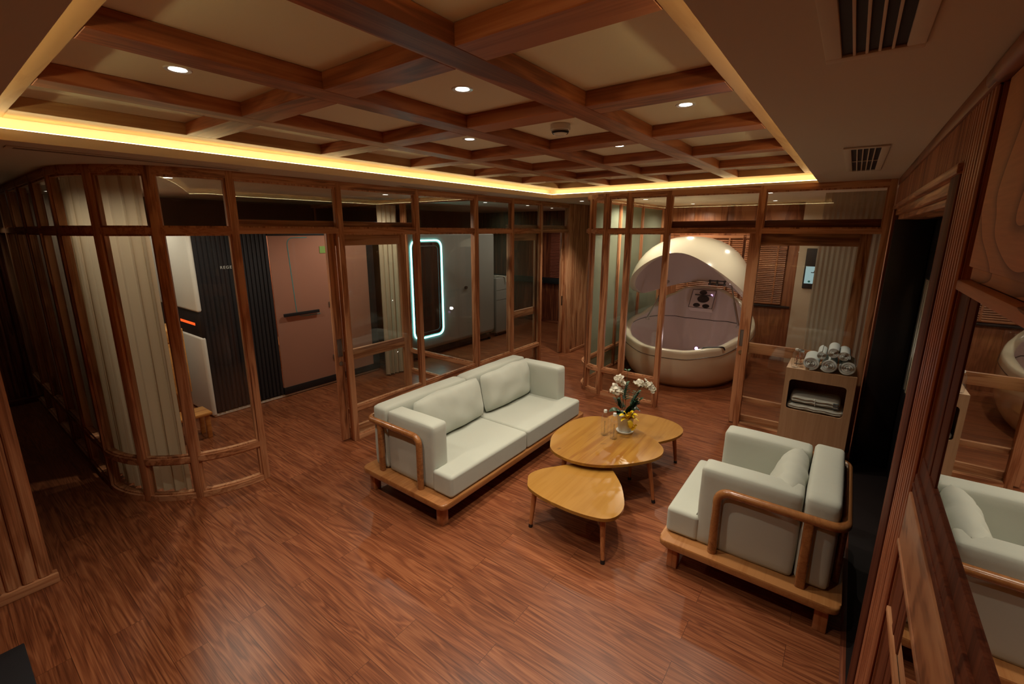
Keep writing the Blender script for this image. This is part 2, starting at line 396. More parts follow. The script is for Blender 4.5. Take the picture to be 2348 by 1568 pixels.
def soft_prism(bm, outline, z0, z1, r, n=5, crown=0.0):
    """block over a plan outline with rounded top and bottom edges"""
    P = [Vector(p) for p in outline]; k = len(P)
    area = sum(P[i].x*P[(i+1) % k].y-P[(i+1) % k].x*P[i].y for i in range(k))
    if area < 0: P.reverse()
    nr = []
    for i in range(k):
        a = (P[i]-P[i-1]).normalized(); b = (P[(i+1) % k]-P[i]).normalized()
        na = Vector((a.y, -a.x)); nb = Vector((b.y, -b.x)); m = (na+nb).normalized()
        nr.append(m/max(.4, m.dot(na)))
    prof = [(r*(1-math.sin(PI/2*j/n)), z0+r*(1-math.cos(PI/2*j/n))) for j in range(n+1)]
    prof += [(r*(1-math.cos(PI/2*j/n)), z1-r*(1-math.sin(PI/2*j/n))) for j in range(n+1)]
    rings = [[bm.verts.new((P[i].x-nr[i].x*d, P[i].y-nr[i].y*d, z)) for i in range(k)] for d, z in prof]
    for a, b in zip(rings, rings[1:]):
        for i in range(k): bm.faces.new((a[i], a[(i+1) % k], b[(i+1) % k], b[i]))
    caps = [bm.faces.new(list(reversed(rings[0]))), bm.faces.new(rings[-1])]
    bmesh.ops.triangulate(bm, faces=caps, quad_method='BEAUTY', ngon_method='EAR_CLIP')

def round_poly(pts, r, seg=6):
    out = []; n = len(pts)
    for i in range(n):
        p = Vector(pts[i]); a = Vector(pts[i-1]); b = Vector(pts[(i+1) % n])
        rr = r[i] if hasattr(r, '__len__') else r
        u = (a-p).normalized(); v = (b-p).normalized()
        ang = u.angle(v); t = min(rr/math.tan(ang/2), .49*(a-p).length, .49*(b-p).length)
        s = p+u*t; e = p+v*t
        for k in range(seg+1):
            q = k/seg
            out.append(tuple((s*(1-q)*(1-q)+p*2*q*(1-q)+e*q*q)))
    return out

def smooth_path(pts, r, seg=6):
    out = [Vector(pts[0])]
    for i in range(1, len(pts)-1):
        p = Vector(pts[i]); a = Vector(pts[i-1]); b = Vector(pts[i+1])
        u = (a-p); v = (b-p); t = min(r, .49*u.length, .49*v.length)
        s = p+u.normalized()*t; e = p+v.normalized()*t
        for k in range(seg+1):
            q = k/seg
            out.append(s*(1-q)*(1-q)+p*2*q*(1-q)+e*q*q)
    out.append(Vector(pts[-1])); return out

def spline(pts, sub=6, closed=True):
    """Catmull-Rom through 2-D points"""
    n = len(pts); out = []
    for i in range(n):
        p0, p1, p2, p3 = (Vector(pts[(i+k) % n]) for k in (-1, 0, 1, 2))
        for j in range(sub):
            t = j/sub
            out.append(tuple(.5*((2*p1)+(p2-p0)*t+(2*p0-5*p1+4*p2-p3)*t*t+(3*p1-p0-3*p2+p3)*t**3)))
    return out

def cushion(bm, lo, hi, r=.035, bulge=.012, nx=14, ny=8, nz=6, wr=.004, seed=0):
    """upholstered block: rounded, slightly swollen and wrinkled"""
    lo = Vector(lo); hi = Vector(hi); c = (lo+hi)/2; h = (hi-lo)/2
    res = bmesh.ops.create_cube(bm, size=2)
    vs = set(res['verts'])
    es = list({e for v in vs for e in v.link_edges})
    ret = bmesh.ops.subdivide_edges(bm, edges=es, cuts=11, use_grid_fill=True)
    vs = set(bm.verts)
    for v in vs:
        if not v.is_valid: continue
        q = v.co.copy()
        # concentrate the grid near the edges
        q = Vector([math.copysign(1-(1-abs(t))**1.35, t) if abs(t) < 1 else t for t in q])
        p = Vector((q.x*h.x, q.y*h.y, q.z*h.z))
        inner = Vector([max(-(h[i]-r), min(h[i]-r, p[i])) for i in range(3)])
        d = p-inner
        if d.length > 1e-9:
            p = inner+d.normalized()*min(r, d.length if sum(abs(x) > 1e-9 for x in d) == 1 else r)
        u = [p[i]/h[i] for i in range(3)]
        b = bulge
        p.x += b*u[0]*(1-u[1]**2)*(1-u[2]**2); p.y += b*u[1]*(1-u[0]**2)*(1-u[2]**2); p.z += b*u[2]*(1-u[0]**2)*(1-u[1]**2)
        nn = noise.noise((p+c)*5+Vector((seed*3.1, seed, 0)))
        v.co = c+p+p.normalized()*nn*wr
    return vs

def pillow(bm, wx, hz, t, seed=0):
    """loose pillow standing in the x-z plane, thickness along y"""
    n = 22; m = 16; front = []; back = []
    def pos(i, j, s):
        u = -1+2*i/n; v = -1+2*j/m
        e = ((1-abs(u)**2.6)*(1-abs(v)**2.6))
        th = max(.006, t/2*max(e, 0)**.40)
        # sides pull in between the corners
        k = .11*abs(u*v)**3
        x = u*wx/2*(1-k*.55)*(1-.012*(1-v*v)); z = v*hz/2*(1-k)*(1-.02*(1-u*u))
        crease = math.sin(x*46+seed*2+3*noise.noise(Vector((x*5, z*5, seed))))*max(0, v)**1.5
        wn = noise.noise(Vector((x*7+seed*5, z*7, s*2.0)))*.016+noise.noise(Vector((x*22+seed, z*5, s)))*.007+crease*.0045
        return Vector((x, s*(th+wn*min(1, e*3)), z+.012*noise.noise(Vector((x*4+seed*3, s, 1)))*(v if v > 0 else 0)))
    for s, store in ((-1, front), (1, back)):
        for i in range(n+1):
            store.append([])
            for j in range(m+1):
                edge_ = i in (0, n) or j in (0, m)
                if s == 1 and edge_: store[-1].append(front[i][j])
                else:
                    p = pos(i, j, s)
                    if edge_: p.y = 0
                    store[-1].append(bm.verts.new(p))
    for g, flip in ((front, False), (back, True)):
        for i in range(n):
            for j in range(m):
                q = (g[i][j], g[i+1][j], g[i+1][j+1], g[i][j+1])
                bm.faces.new(q if not flip else tuple(reversed(q)))

def world_loc(p):
    v = Vector((0, 0, 0))
    while p is not None:
        v += p.location; p = p.parent
    return v

def obj(name, bm, mat, parent=None, angle=35, smooth=True, local=False):
    bm.normal_update()
    me = bpy.data.meshes.new(name)
    if parent is not None and not local:
        bmesh.ops.translate(bm, vec=-world_loc(parent), verts=bm.verts)
    bmesh.ops.recalc_face_normals(bm, faces=bm.faces)
    bm.to_mesh(me); bm.free()
    me.materials.append(mat)
    if smooth:
        me.polygons.foreach_set('use_smooth', [True]*len(me.polygons))
        me.set_sharp_from_angle(angle=math.radians(angle))
    o = bpy.data.objects.new(name, me); C.objects.link(o)
    if parent is not None: o.parent = parent
    return o

def tag(o, label, cat, group=None):
    o['label'] = label; o['category'] = cat
    if group: o['group'] = group
    return o

def thing(name, label, cat, loc=(0, 0, 0), group=None, rotz=0):
    o = bpy.data.objects.new(name, None); C.objects.link(o)
    o.location = loc; o.rotation_euler = (0, 0, rotz); o.empty_display_size = .1
    return tag(o, label, cat, group)

def struct(name, label=None, loc=(0, 0, 0), cat=None):
    o = bpy.data.objects.new(name, None); C.objects.link(o); o.location = loc; o['kind'] = 'structure'
    if label: o['label'] = label
    if cat: o['category'] = cat
    return o

def sobj(name, bm, mat, label=None, cat=None, **k):
    o = obj(name, bm, mat, **k); o['kind'] = 'structure'
    if label: o['label'] = label
    if cat: o['category'] = cat
    return o

def dup(root, loc, label, group=None, rotz=None):
    r = root.copy(); C.objects.link(r); r.location = loc
    r['label'] = label
    if group: r['group'] = group
    if rotz is not None: r.rotation_euler = (0, 0, rotz)
    for ch in root.children:
        c = ch.copy(); C.objects.link(c); c.parent = r
        for g in ch.children:
            d = g.copy(); C.objects.link(d); d.parent = c
    return r

# ------------------------------------------------------------------ camera
H = 2.12
yaw, pitch, roll = .64679, .22162, .00076
f = Vector((math.cos(yaw)*math.cos(pitch), math.sin(yaw)*math.cos(pitch), -math.sin(pitch)))
r0 = f.cross(Vector((0, 0, 1))).normalized(); u0 = r0.cross(f)
rr = r0*math.cos(roll)+u0*math.sin(roll); uu = u0*math.cos(roll)-r0*math.sin(roll)
cd = bpy.data.cameras.new('camera'); cam = bpy.data.objects.new('camera', cd); C.objects.link(cam)
mt = Matrix((rr, uu, -f)).transposed().to_4x4(); mt.translation = (0, 0, H)
cam.matrix_world = mt
cd.sensor_fit = 'HORIZONTAL'; cd.sensor_width = 36; cd.lens = 1029.36*36/2348
cd.shift_x = (1174-1163.41)/2348; cd.shift_y = (761.28-784)/2348
cd.clip_start = .02
sc.camera = cam

# ------------------------------------------------------------------ room shell
CE = 2.56                        # soffit height
YA, XB, YR = 3.86, 5.27, -.248   # left partition, far partition, right wall
bm = new(); qbox(bm, (-1.2, -.62, -.10), (9.1, 9.2, 0)); sobj('floor', bm, M['floor'], 'reddish brown wood plank floor')

LX0, LX1, LY0, LY1 = .285, 5.60, .328, 3.44     # lips of the ceiling recess
ZF, ZB, ZP = 2.615, 2.68, 2.748                 # fascia top, beam underside, coffer panel
ceil = struct('ceiling', 'plaster ceiling with a recessed wooden coffer grid')
bm = new()
for lo, hi in (((-1.2, -.62), (LX0, 9.2)), ((LX1, -.62), (9.1, 9.2)), ((LX0, -.62), (LX1, LY0)), ((LX0, LY1), (LX1, 9.2))):
    qbox(bm, (*lo, CE), (*hi, ZF))
obj('soffit', bm, M['plaster'], ceil, smooth=False)
OUT = .10
bm = new(); qbox(bm, (LX0-OUT-.05, LY0-OUT-.05, ZP), (LX1+OUT+.05, LY1+OUT+.05, ZP+.04)); obj('coffer_panel', bm, M['coffer'], ceil, smooth=False)
bm = new()
X0, X1, Y0, Y1 = LX0-OUT, LX1+OUT, LY0-OUT, LY1+OUT
for lo, hi in (((X0-.05, Y0-.05), (X0, Y1+.05)), ((X1, Y0-.05), (X1+.05, Y1+.05)), ((X0, Y0-.05), (X1, Y0)), ((X0, Y1), (X1, Y1+.05))):
    qbox(bm, (*lo, ZF), (*hi, ZP))
obj('cove_back', bm, M['coffer'], ceil, smooth=False)
# beams: openings in x end at 1.143 + .8715*i, in y at 1.072 + .735*j
XE = [1.143+.8715*i for i in range(6)]; YE = [1.072+.735*j for j in range(4)]
XL = .715; YL = .598
grid = struct('trim_1', 'coffered grid of reddish wooden ceiling beams')
bm = new(); rbox(bm, (X0, Y0, ZB), (XE[0]-XL-.012, Y1, ZP), .003, 1); obj('frame_beam', bm, M['edgeY'], grid)
bm = new(); rbox(bm, (XE[5], Y0, ZB), (X1, Y1, ZP), .003, 1); obj('frame_beam', bm, M['edgeY'], grid)
bm = new(); rbox(bm, (XE[0]-XL-.012, Y0, ZB), (XE[5], YE[0]-YL, ZP), .003, 1); obj('frame_beam', bm, M['edgeX'], grid)
bm = new(); rbox(bm, (XE[0]-XL-.012, YE[3], ZB), (XE[5], Y1, ZP), .003, 1); obj('frame_beam', bm, M['edgeX'], grid)
for j in range(3):
    bm = new(); rbox(bm, (XE[0]-XL-.012, YE[j], ZB), (XE[5], YE[j+1]-YL, ZP), .003, 1); obj('long_beam', bm, M['beamX'], grid)
for i in range(5):
    for j in range(4):
        bm = new(); rbox(bm, (XE[i], YE[j]-YL, ZB), (XE[i+1]-XL, YE[j], ZP), .003, 1); obj('cross_beam', bm, M['beamY'], grid)

# LED strips lying on the cove shelf
for nm, lo, hi in (('far', (LX1+.022, LY0-.02), (LX1+.034, LY1+.02)), ('left', (LX0-.02, LY1+.022), (LX1+.02, LY1+.034)),
                   ('right', (LX0-.02, LY0-.034), (LX1+.02, LY0-.022)), ('near', (LX0-.034, LY0-.02), (LX0-.022, LY1+.02))):
    bm = new(); qbox(bm, (*lo, ZF+.0005), (*hi, ZF+.006))
    lab = {'far': 'glowing warm strip light in the ceiling recess above the float tank room',
           'left': 'glowing warm strip light in the ceiling recess along the long glass partition',
           'right': 'warm strip light in the ceiling recess beside the air vents',
           'near': 'warm strip light in the ceiling recess above the fluted wall pier'}[nm]
    tag(obj('led_strip', bm, M['led'], smooth=False), lab, 'strip light', 'cove strip lights')

def slat_strip(bm, a, b, z0, z1, pitch, w_, d, nrm, base=.01):
    """vertical battens from plan point a to b, standing out along nrm"""
    a = Vector((*a, 0)); b = Vector((*b, 0)); t = (b-a); L = t.length; t.normalize(); nv = Vector((*nrm, 0))
    n = max(1, int(round(L/pitch))); p = L/n
    rot = Matrix((t, nv, Vector((0, 0, 1)))).transposed().to_4x4()
    def put(x0, x1, y0, y1, r):
        vs = rbox(bm, (x0, y0, z0), (x1, y1, z1), r, 1)
        bmesh.ops.transform(bm, matrix=Matrix.Translation(a) @ rot, verts=vs)
    put(0, L, -base, 0, 0)
    for i in range(n):
        c = (i+.5)*p
        put(c-w_/2, c+w_/2, 0, d, d*.45)

# right wall: fluted pier, lintel over the wide dark doorway
wr = struct('wall_right', 'fluted wooden right wall with a wide dark doorway')
bm = new(); slat_strip(bm, (1.800, YR-.012), (2.085, YR-.012), 0, 2.50, .0405, .026, .012, (0, 1), .25); obj('fluted_pier', bm, M['pierZ'], wr)
bm = new(); slat_strip(bm, (2.085, YR-.012), (5.20, YR-.012), 2.335, 2.50, .030, .019, .012, (0, 1), .25); obj('fluted_frieze', bm, M['pierZ'], wr)
bm = new(); rbox(bm, (1.80, YR-.20, 2.50), (5.20, YR+.006, CE), .006); obj('cornice', bm, M['darkX'], wr)
bm = new(); rbox(bm, (2.09, YR-.20, 0), (2.27, YR+.004, 2.31), .006); obj('door_casing', bm, M['stileZ'], wr)
bm = new(); rbox(bm, (2.085, YR-.20, 2.30), (5.20, YR+.014, 2.335), .006); rbox(bm, (2.27, YR-.2, 2.25), (5.20, YR-.008, 2.30), .006); rbox(bm, (2.27, YR-.2, 2.215), (5.20, YR-.03, 2.25), .006)
obj('door_head', bm, M['teakX'], wr)
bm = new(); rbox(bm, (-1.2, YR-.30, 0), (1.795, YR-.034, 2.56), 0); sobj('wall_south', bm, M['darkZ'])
bm = new(); rbox(bm, (5.13, YR-.20, 0), (5.20, YR+.004, 2.31), .006); obj('door_casing', bm, M['stileZ'], wr)
bm = new(); qbox(bm, (2.27, -.60, 0), (5.23, YR, .004)); sobj('trim_2', bm, M['darkstone'], 'dark threshold inside the right doorway')

bm = new(); rbox(bm, (1.80, YR-.004, 0), (5.2, YR+.022, .006), .002); sobj('trim_3', bm, M['darkX'], 'thin wooden floor strip along the right doorway')
# the black doors inside the doorway, one with a reeded light
dr = struct('door_1', 'black door with a narrow reeded window in the right wall')
bm = new(); rbox(bm, (2.27, -.56, .004), (4.14, -.51, 2.215), .004); rbox(bm, (4.98, -.56, .004), (5.22, -.51, 2.215), .004)
rbox(bm, (4.14, -.56, .004), (4.98, -.51, .80), .004); rbox(bm, (4.14, -.56, 1.75), (4.98, -.51, 2.215), .004)
obj('leaf', bm, M['blackdoor'], dr)
bm = new()
for i in range(8):
    x = 4.20+.103*i
    tube(bm, [(x, -.535, .81), (x, -.535, 1.74)], .030, 10)
qbox(bm, (4.145, -.555, .805), (4.975, -.545, 1.745))
obj('reeded_pane', bm, M['reed'], dr)
bm = new(); tube(bm, smooth_path([(4.05, -.51, .95), (4.05, -.46, .95), (4.05, -.46, 1.25), (4.05, -.51, 1.25)], .02), .010, 8); obj('handle', bm, M['darkmetal'], dr)
# fixed black side leaf standing against the far jamb
bm = new(); rbox(bm, (5.05, -.505, .004), (5.13, YR-.01, 2.215), .004); sobj('door_2', bm, M['blackdoor'], 'black door edge beside the far jamb of the right doorway')

# mirror with its rails and the panelled cupboard above
YM = -.268
mi = thing('wall_mirror', 'large wood-railed wall mirror reflecting the armchair at the right edge', 'mirror', (1.0, YM, 0))
bm = new(); qbox(bm, (-.9, YM-.008, 1.42), (1.60, YM, 1.97)); obj('mirror_pane', bm, M['mirror'], mi, smooth=False)
bm = new(); qbox(bm, (-.9, YM-.008, .02), (1.60, YM, 1.14)); obj('mirror_pane', bm, M['mirror'], mi, smooth=False)
bm = new(); rbox(bm, (-.9, YM-.008, 1.135), (1.795, YM+.020, 1.315), .004); rbox(bm, (-.9, YM, 1.128), (1.795, YM+.024, 1.146), .005); obj('rail', bm, M['panel'], mi)
bm = new(); rbox(bm, (-.9, YM-.008, 1.313), (1.795, YM+.014, 1.380), .004); rbox(bm, (-.9, YM, 1.335), (1.795, YM+.017, 1.350), .004); rbox(bm, (-.9, YM-.008, 1.378), (1.795, YM+.007, 1.438), .004); obj('rail_moulding', bm, M['stileZ'], mi)
for z0, z1 in ((.02, 1.13), (1.436, 1.965)):
    bm = new(); rbox(bm, (1.575, YM-.008, z0), (1.797, YM+.003, z1), .002); rbox(bm, (1.655, YM, z0), (1.70, YM+.0055, z1), .002); obj('stile', bm, M['stileZ'], mi)
bm = new(); rbox(bm, (-.9, YM, .868), (1.795, YM+.014, .888), .003); obj('bead', bm, M['teakX'], mi)
bm = new(); rbox(bm, (-.9, YM-.004, 1.963), (1.73, YM+.026, 1.991), .004); obj('ledge', bm, M['figured'], mi)
oc = thing('overhead_cupboard', 'wavy-grained wooden cupboard front above the wall mirror', 'cupboard', (1.0, YM, 2.0))
bm = new(); rbox(bm, (-.9, YM-.012, 2.025), (1.765, YM+.004, 2.50), .003); obj('front_panel', bm, M['figured'], oc)
bm = new(); rbox(bm, (-.9, YM-.012, 1.992), (1.74, YM, 2.025), .002); obj('lower_strip', bm, M['figured'], oc)
bm = new(); rbox(bm, (-.9, YM-.012, 2.50), (1.90, YM+.034, 2.558), .02, 4); obj('crown_moulding', bm, M['darkX'], oc)

# left pier, hallway end, back walls
wl = struct('wall_left', 'fluted wooden pier at the left edge')
bm = new(); slat_strip(bm, (-.60, 3.670), (.205, 3.670), .06, CE, .068, .050, .018, (0, -1), .02); obj('battens', bm, M['teakZ'], wl)
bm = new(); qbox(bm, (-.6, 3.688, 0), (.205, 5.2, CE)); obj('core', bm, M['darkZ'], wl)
bm = new(); rbox(bm, (-.6, 3.640, 0), (.228, 3.70, .062), .005); obj('plinth', bm, M['teakX'], wl)
wh = struct('wall_back', 'slatted wall at the end of the dark hallway')
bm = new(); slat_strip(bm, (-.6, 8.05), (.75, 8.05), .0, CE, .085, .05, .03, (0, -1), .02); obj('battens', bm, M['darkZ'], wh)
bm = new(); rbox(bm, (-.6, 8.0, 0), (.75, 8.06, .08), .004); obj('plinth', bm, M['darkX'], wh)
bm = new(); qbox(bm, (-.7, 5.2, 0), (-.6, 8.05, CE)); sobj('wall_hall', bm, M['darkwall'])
bm = new(); qbox(bm, (-1.2, -.3, 0), (-1.1, 3.7, CE)); sobj('wall_rear', bm, M['wallp'], 'plain wooden wall behind the camera')
bm = new(); qbox(bm, (-1.1, 3.69, 0), (-.6, 3.79, CE)); sobj('wall_rear_return', bm, M['wallp'])
bm = new(); qbox(bm, (.75, 7.6, 0), (9.1, 7.7, CE)); sobj('wall_north', bm, M['darkwall'], 'dark brown wall behind the sauna cabin')
bm = new(); rbox(bm, (-.55, 2.66, 0), (.02, 3.19, .014), .005); tag(obj('floor_mat', bm, M['mat']), 'black mat on the floor at the lower left corner', 'mat')

# ------------------------------------------------------------------ glazed partitions
PW, PD = .054, .068       # post width, depth
Z_SILL, Z_MID0, Z_MID1, Z_TR0, Z_TR1, Z_HEAD = .045, .315, .362, 2.095, 2.142, 2.505

def arc_pts(cx, cy, R, a0, a1, n):
    return [(cx+R*math.cos(a0+(a1-a0)*k/n), cy+R*math.sin(a0+(a1-a0)*k/n)) for k in range(n+1)]

def path_beam(bm, path, z0, z1, th):
    """board of thickness th following a plan path"""
    ps = [Vector(p) for p in path]; n = len(ps); L = []; R_ = []
    for i, p in enumerate(ps):
        t = (ps[min(i+1, n-1)]-ps[max(i-1, 0)]).normalized(); nv = Vector((-t.y, t.x))
        L.append(p+nv*th/2); R_.append(p-nv*th/2)
    v = [[bm.verts.new((q.x, q.y, z)) for q in (L[i], R_[i]) for z in (z0, z1)] for i in range(n)]
    for i in range(n-1):
        a, b = v[i], v[i+1]
        bm.faces.new((a[0], b[0], b[1], a[1])); bm.faces.new((a[2], a[3], b[3], b[2]))
        bm.faces.new((a[1], b[1], b[3], a[3])); bm.faces.new((a[0], a[2], b[2], b[0]))
    bm.faces.new((v[0][0], v[0][1], v[0][3], v[0][2])); bm.faces.new((v[-1][0], v[-1][2], v[-1][3], v[-1][1]))

def glazed(path, z0, z1, root, glassmat, axis='X', bead=.013):
    """one pane with its glazing bead"""
    bm = new(); path_beam(bm, path, z0, z1, .008); obj('pane', bm, glassmat, root, angle=30)
    bm = new()
    path_beam(bm, path, z0, z0+bead, .036); path_beam(bm, path, z1-bead, z1, .036)
    ps = [Vector(p) for p in path]
    for a, b in ((ps[0], ps[1]), (ps[-1], ps[-2])):
        d = (b-a).normalized()*bead; path_beam(bm, [a, a+d], z0+bead, z1-bead, .0355)
    obj('glazing_bead', bm, M['teakZ'], root)

def post(bm, p, ang, z0=0, z1=CE, w=PW, d=PD):
    rbox(bm, (p[0]-w/2, p[1]-d/2, z0), (p[0]+w/2, p[1]+d/2, z1), .004, 2, Matrix.Rotation(ang, 4, 'Z'), (p[0], p[1], 0))

def rails(path, root, mat, rows, th=.066):
    for nm, z0, z1 in rows:
        bm = new(); path_beam(bm, path, z0, z1, th)
        bmesh.ops.bevel(bm, geom=[e for e in bm.edges if len(e.link_faces) == 2 and e.calc_face_angle(0) > .9], offset=.004, segments=1, affect='EDGES')
        obj(nm, bm, mat, root)

def seg(p, q, inset=.025):
    a = Vector(p); b = Vector(q); d = (b-a).normalized()*inset
    return [tuple(a+d), tuple(b-d)]

FULL = (('head_rail', Z_HEAD, CE), ('transom', Z_TR0, Z_TR1), ('mid_rail', Z_MID0, Z_MID1), ('sill', 0, Z_SILL))
DOORB = (('head_rail', Z_HEAD, CE), ('transom', Z_TR0, Z_TR1))

def lights(path, root, full=True, g=None):
    g = g or M['pane']
    glazed(path, Z_TR1, Z_HEAD, root, g)
    if full:
        glazed(path, Z_MID1, Z_TR0, root, g); glazed(path, Z_SILL, Z_MID0, root, g)

# window_1: curved corner of the left partition and its side along the hallway
ACX, ACY, AR = 1.575, 4.70, .84
w1 = struct('window_1', 'curved corner of the left glass partition and its side along the hallway')
ang = lambda x, y: math.atan2(y-ACY, x-ACX)
A = [-PI/2, ang(1.125, 3.995), ang(.865, 4.26), -PI]
A[3] = -PI
for k in range(4):
    a = A[k]
    bm = new(); post(bm, (ACX+AR*math.cos(a), ACY+AR*math.sin(a)), a+PI/2); obj('post', bm, M['teakZ'], w1)
rails(arc_pts(ACX, ACY, AR, A[0], A[3], 24), w1, M['teakX'], FULL)
for k in range(3):
    e = .031
    lights(arc_pts(ACX, ACY, AR, A[k]-e, A[k+1]+e, 8), w1)
SX = ACX-AR
ys = [ACY, 5.40, 6.08, 6.75, 7.40, 8.04]
rails([(SX, ACY), (SX, ys[-1])], w1, M['teakY'], FULL)
for y in ys[1:]:
    bm = new(); post(bm, (SX, y), PI/2); obj('post', bm, M['teakZ'], w1)
for a, b in zip(ys, ys[1:]):
    lights(seg((SX, a), (SX, b)), w1)

# window_2: long left partition with two sliding doors
w2 = struct('window_2', 'long wood-framed glass partition behind the sofa')
ax = [1.575, 2.492, 3.440, 4.42, 5.20, 5.945, 6.80]
for x in ax[1:6]:
    bm = new(); post(bm, (x, YA), 0, w=.080 if x == 4.42 else .056); obj('post', bm, M['teakZ'], w2)
for i, (a, b) in enumerate(zip(ax, ax[1:])):
    door = i in (0, 5)
    rails([(a, YA), (b, YA)], w2, M['teakX'], DOORB if door else FULL)
    lights(seg((a, YA), (b, YA)), w2, not door)
bm = new(); rbox(bm, (1.62, YA+.035, Z_TR1-.002), (3.45, YA+.10, Z_TR1+.065), .004); obj('door_track', bm, M['teakX'], w2)
bm = new(); rbox(bm, (5.20, YA+.035, Z_TR1-.002), (6.80, YA+.10, Z_TR1+.065), .004); obj('door_track', bm, M['teakX'], w2)

def sliding_door(name, label, lo, hi, axis, off, handle_end, mats):
    """glazed leaf between lo and hi along an axis, standing at coordinate off"""
    d = struct(name, label)
    th = .04; S = .085
    def bx(bm, a, b, z0, z1, t=th):
        if axis == 'X': rbox(bm, (a, off-t/2, z0), (b, off+t/2, z1), .004)
        else: rbox(bm, (off-t/2, a, z0), (off+t/2, b, z1), .004)
    Z0, Z1 = .012, 2.11
    for a, b in ((lo, lo+S), (hi-S, hi)):
        bm = new(); bx(bm, a, b, Z0, Z1); obj('stile', bm, M[mats+'Z'], d)
    for z0, z1 in ((Z1-.13, Z1), (.835, .945), (.28, .33), (Z0, .12)):
        bm = new(); bx(bm, lo+S, hi-S, z0, z1); obj('door_rail', bm, M[mats+axis], d)
    for z0, z1 in ((.945, Z1-.13), (.33, .835), (.12, .28)):
        bm = new(); bx(bm, lo+S, hi-S, z0, z1, .008); obj('pane', bm, M['pane'], d)
    hx = lo+S/2 if handle_end == 'lo' else hi-S/2
    bm = new()
    sgn = -1
    def hb(bm, a, b, z0, z1, o0, o1, r=.003):
        if axis == 'X': rbox(bm, (a, off+sgn*o1, z0), (b, off+sgn*o0, z1), r)
        else: rbox(bm, (off+sgn*o1, a, z0), (off+sgn*o0, b, z1), r)
    for a, b, z0, z1 in ((hx-.026, hx-.018, .90, 1.08), (hx+.018, hx+.026, .90, 1.08), (hx-.026, hx+.026, .90, .908), (hx-.026, hx+.026, 1.072, 1.08)):
        hb(bm, a, b, z0, z1, th/2-.002, th/2+.005)
    h = obj('flush_handle', bm, M['steel'], d)
    bm = new(); hb(bm, hx-.018, hx+.018, .908, 1.072, th/2-.002, th/2+.0015); obj('recess', bm, M['plasticgrey'], h)
    bm = new()
    c = (hx, off+sgn*th/2, .83) if axis == 'X' else (off+sgn*th/2, hx, .83)
    n = Vector((0, sgn, 0)) if axis == 'X' else Vector((sgn, 0, 0))
    tube(bm, [Vector(c)-n*.002, Vector(c)+n*.008], .021, 20); tube(bm, [Vector(c)+n*.006, Vector(c)+n*.013], .011, 14)
    obj('lock', bm, M['steel'], d)
    return d
sliding_door('door_3', 'open sliding glass door with steel pull in front of the sauna cabin', 2.385, 3.325, 'X', YA+.068, 'lo', 'teak')
sliding_door('door_4', 'sliding glass door slid open before the therapy pod room', 5.20, 5.985, 'X', YA+.068, 'lo', 'teak')

# window_3: glass wall between sauna room and pod room
w3 = struct('window_3', 'glass wall between the sauna room and the pod room')
XC = 4.42; cy = [YA, 5.22, 7.58]
for y in cy[1:2]:
    bm = new(); post(bm, (XC, y), PI/2); obj('post', bm, M['teakZ'], w3)
rails([(XC, YA+.035), (XC, 7.6)], w3, M['teakY'], FULL)
for a, b in zip(cy, cy[1:]): lights(seg((XC, a), (XC, b), .04), w3)

# fluted wall beyond the second door
wf = struct('wall_corridor', 'fluted wooden wall past the end of the left partition')
bm = new(); slat_strip(bm, (6.86, 3.79), (9.0, 3.79), .05, CE, .032, .020, .014, (0, -1), .05); obj('battens', bm, M['teakZ'], wf)
bm = new(); rbox(bm, (6.85, 3.765, 0), (9.0, 3.86, .055), .004); obj('plinth', bm, M['teakX'], wf)
bm = new(); rbox(bm, (6.765, 3.815, 0), (6.865, 3.905, CE), .004); slat_strip(bm, (6.765, 3.815), (6.865, 3.79), 0, CE, .034, .022, .008, (-.2, -1)); obj('end_post', bm, M['teakZ'], wf)
bm = new(); rbox(bm, (6.70, YA+.048, .012), (7.55, YA+.088, 2.11), .004); d5 = sobj('door_5', bm, M['teakZ'], 'edge of a sliding door tucked behind the fluted wall')
bm = new(); rbox(bm, (6.72, YA+.044, .86), (6.755, YA+.049, 1.02), .001); obj('flush_handle', bm, M['darkmetal'], d5)

# window_4: far partition in front of the float tank
w4 = struct('window_4', 'wood-framed glass partition in front of the float tank')
BR = .40; BCX, BCY = XB+BR, 2.44
by = [-.215, .775, 1.695, 2.16, BCY]
for y in by:
    wdt = .05 if y < 0 else PW
    bm = new(); post(bm, (XB, y), PI/2, w=wdt); obj('post', bm, M['teakZ'], w4)
for i, (a, b) in enumerate(zip(by, by[1:])):
    door = i == 1
    rails([(XB, a), (XB, b)], w4, M['teakY'], DOORB if door or i == 0 else FULL)
    lights(seg((XB, a), (XB, b)), w4, i > 1)
bm = new(); path_beam(bm, seg((XB, by[0]), (XB, by[1])), .045, Z_TR0, .008); obj('pane', bm, M['pane'], w4)
bm = new(); path_beam(bm, [(XB, by[0]), (XB, by[1])], 0, .045, .066); obj('sill', bm, M['teakY'], w4)
arcB = [PI, PI*.80, PI*.5]
rails(arc_pts(BCX, BCY, BR, PI, PI*.5, 18), w4, M['teakY'], FULL)
for k in (1, 2):
    a = arcB[k]; bm = new(); post(bm, (BCX+BR*math.cos(a), BCY+BR*math.sin(a)), a+PI/2); obj('post', bm, M['teakZ'], w4)
for k in range(2): lights(arc_pts(BCX, BCY, BR, arcB[k]-.09, arcB[k+1]+.09, 8), w4)
bm = new(); rbox(bm, (XB+.035, by[0]+.02, Z_TR1-.002), (XB+.10, by[2]-.03, Z_TR1+.085), .004); obj('door_track', bm, M['darkY'], w4)
sliding_door('door_6', 'open sliding glass door with steel pull beside the float tank', -.13, .865, 'Y', XB+.068, 'hi', 'teak')

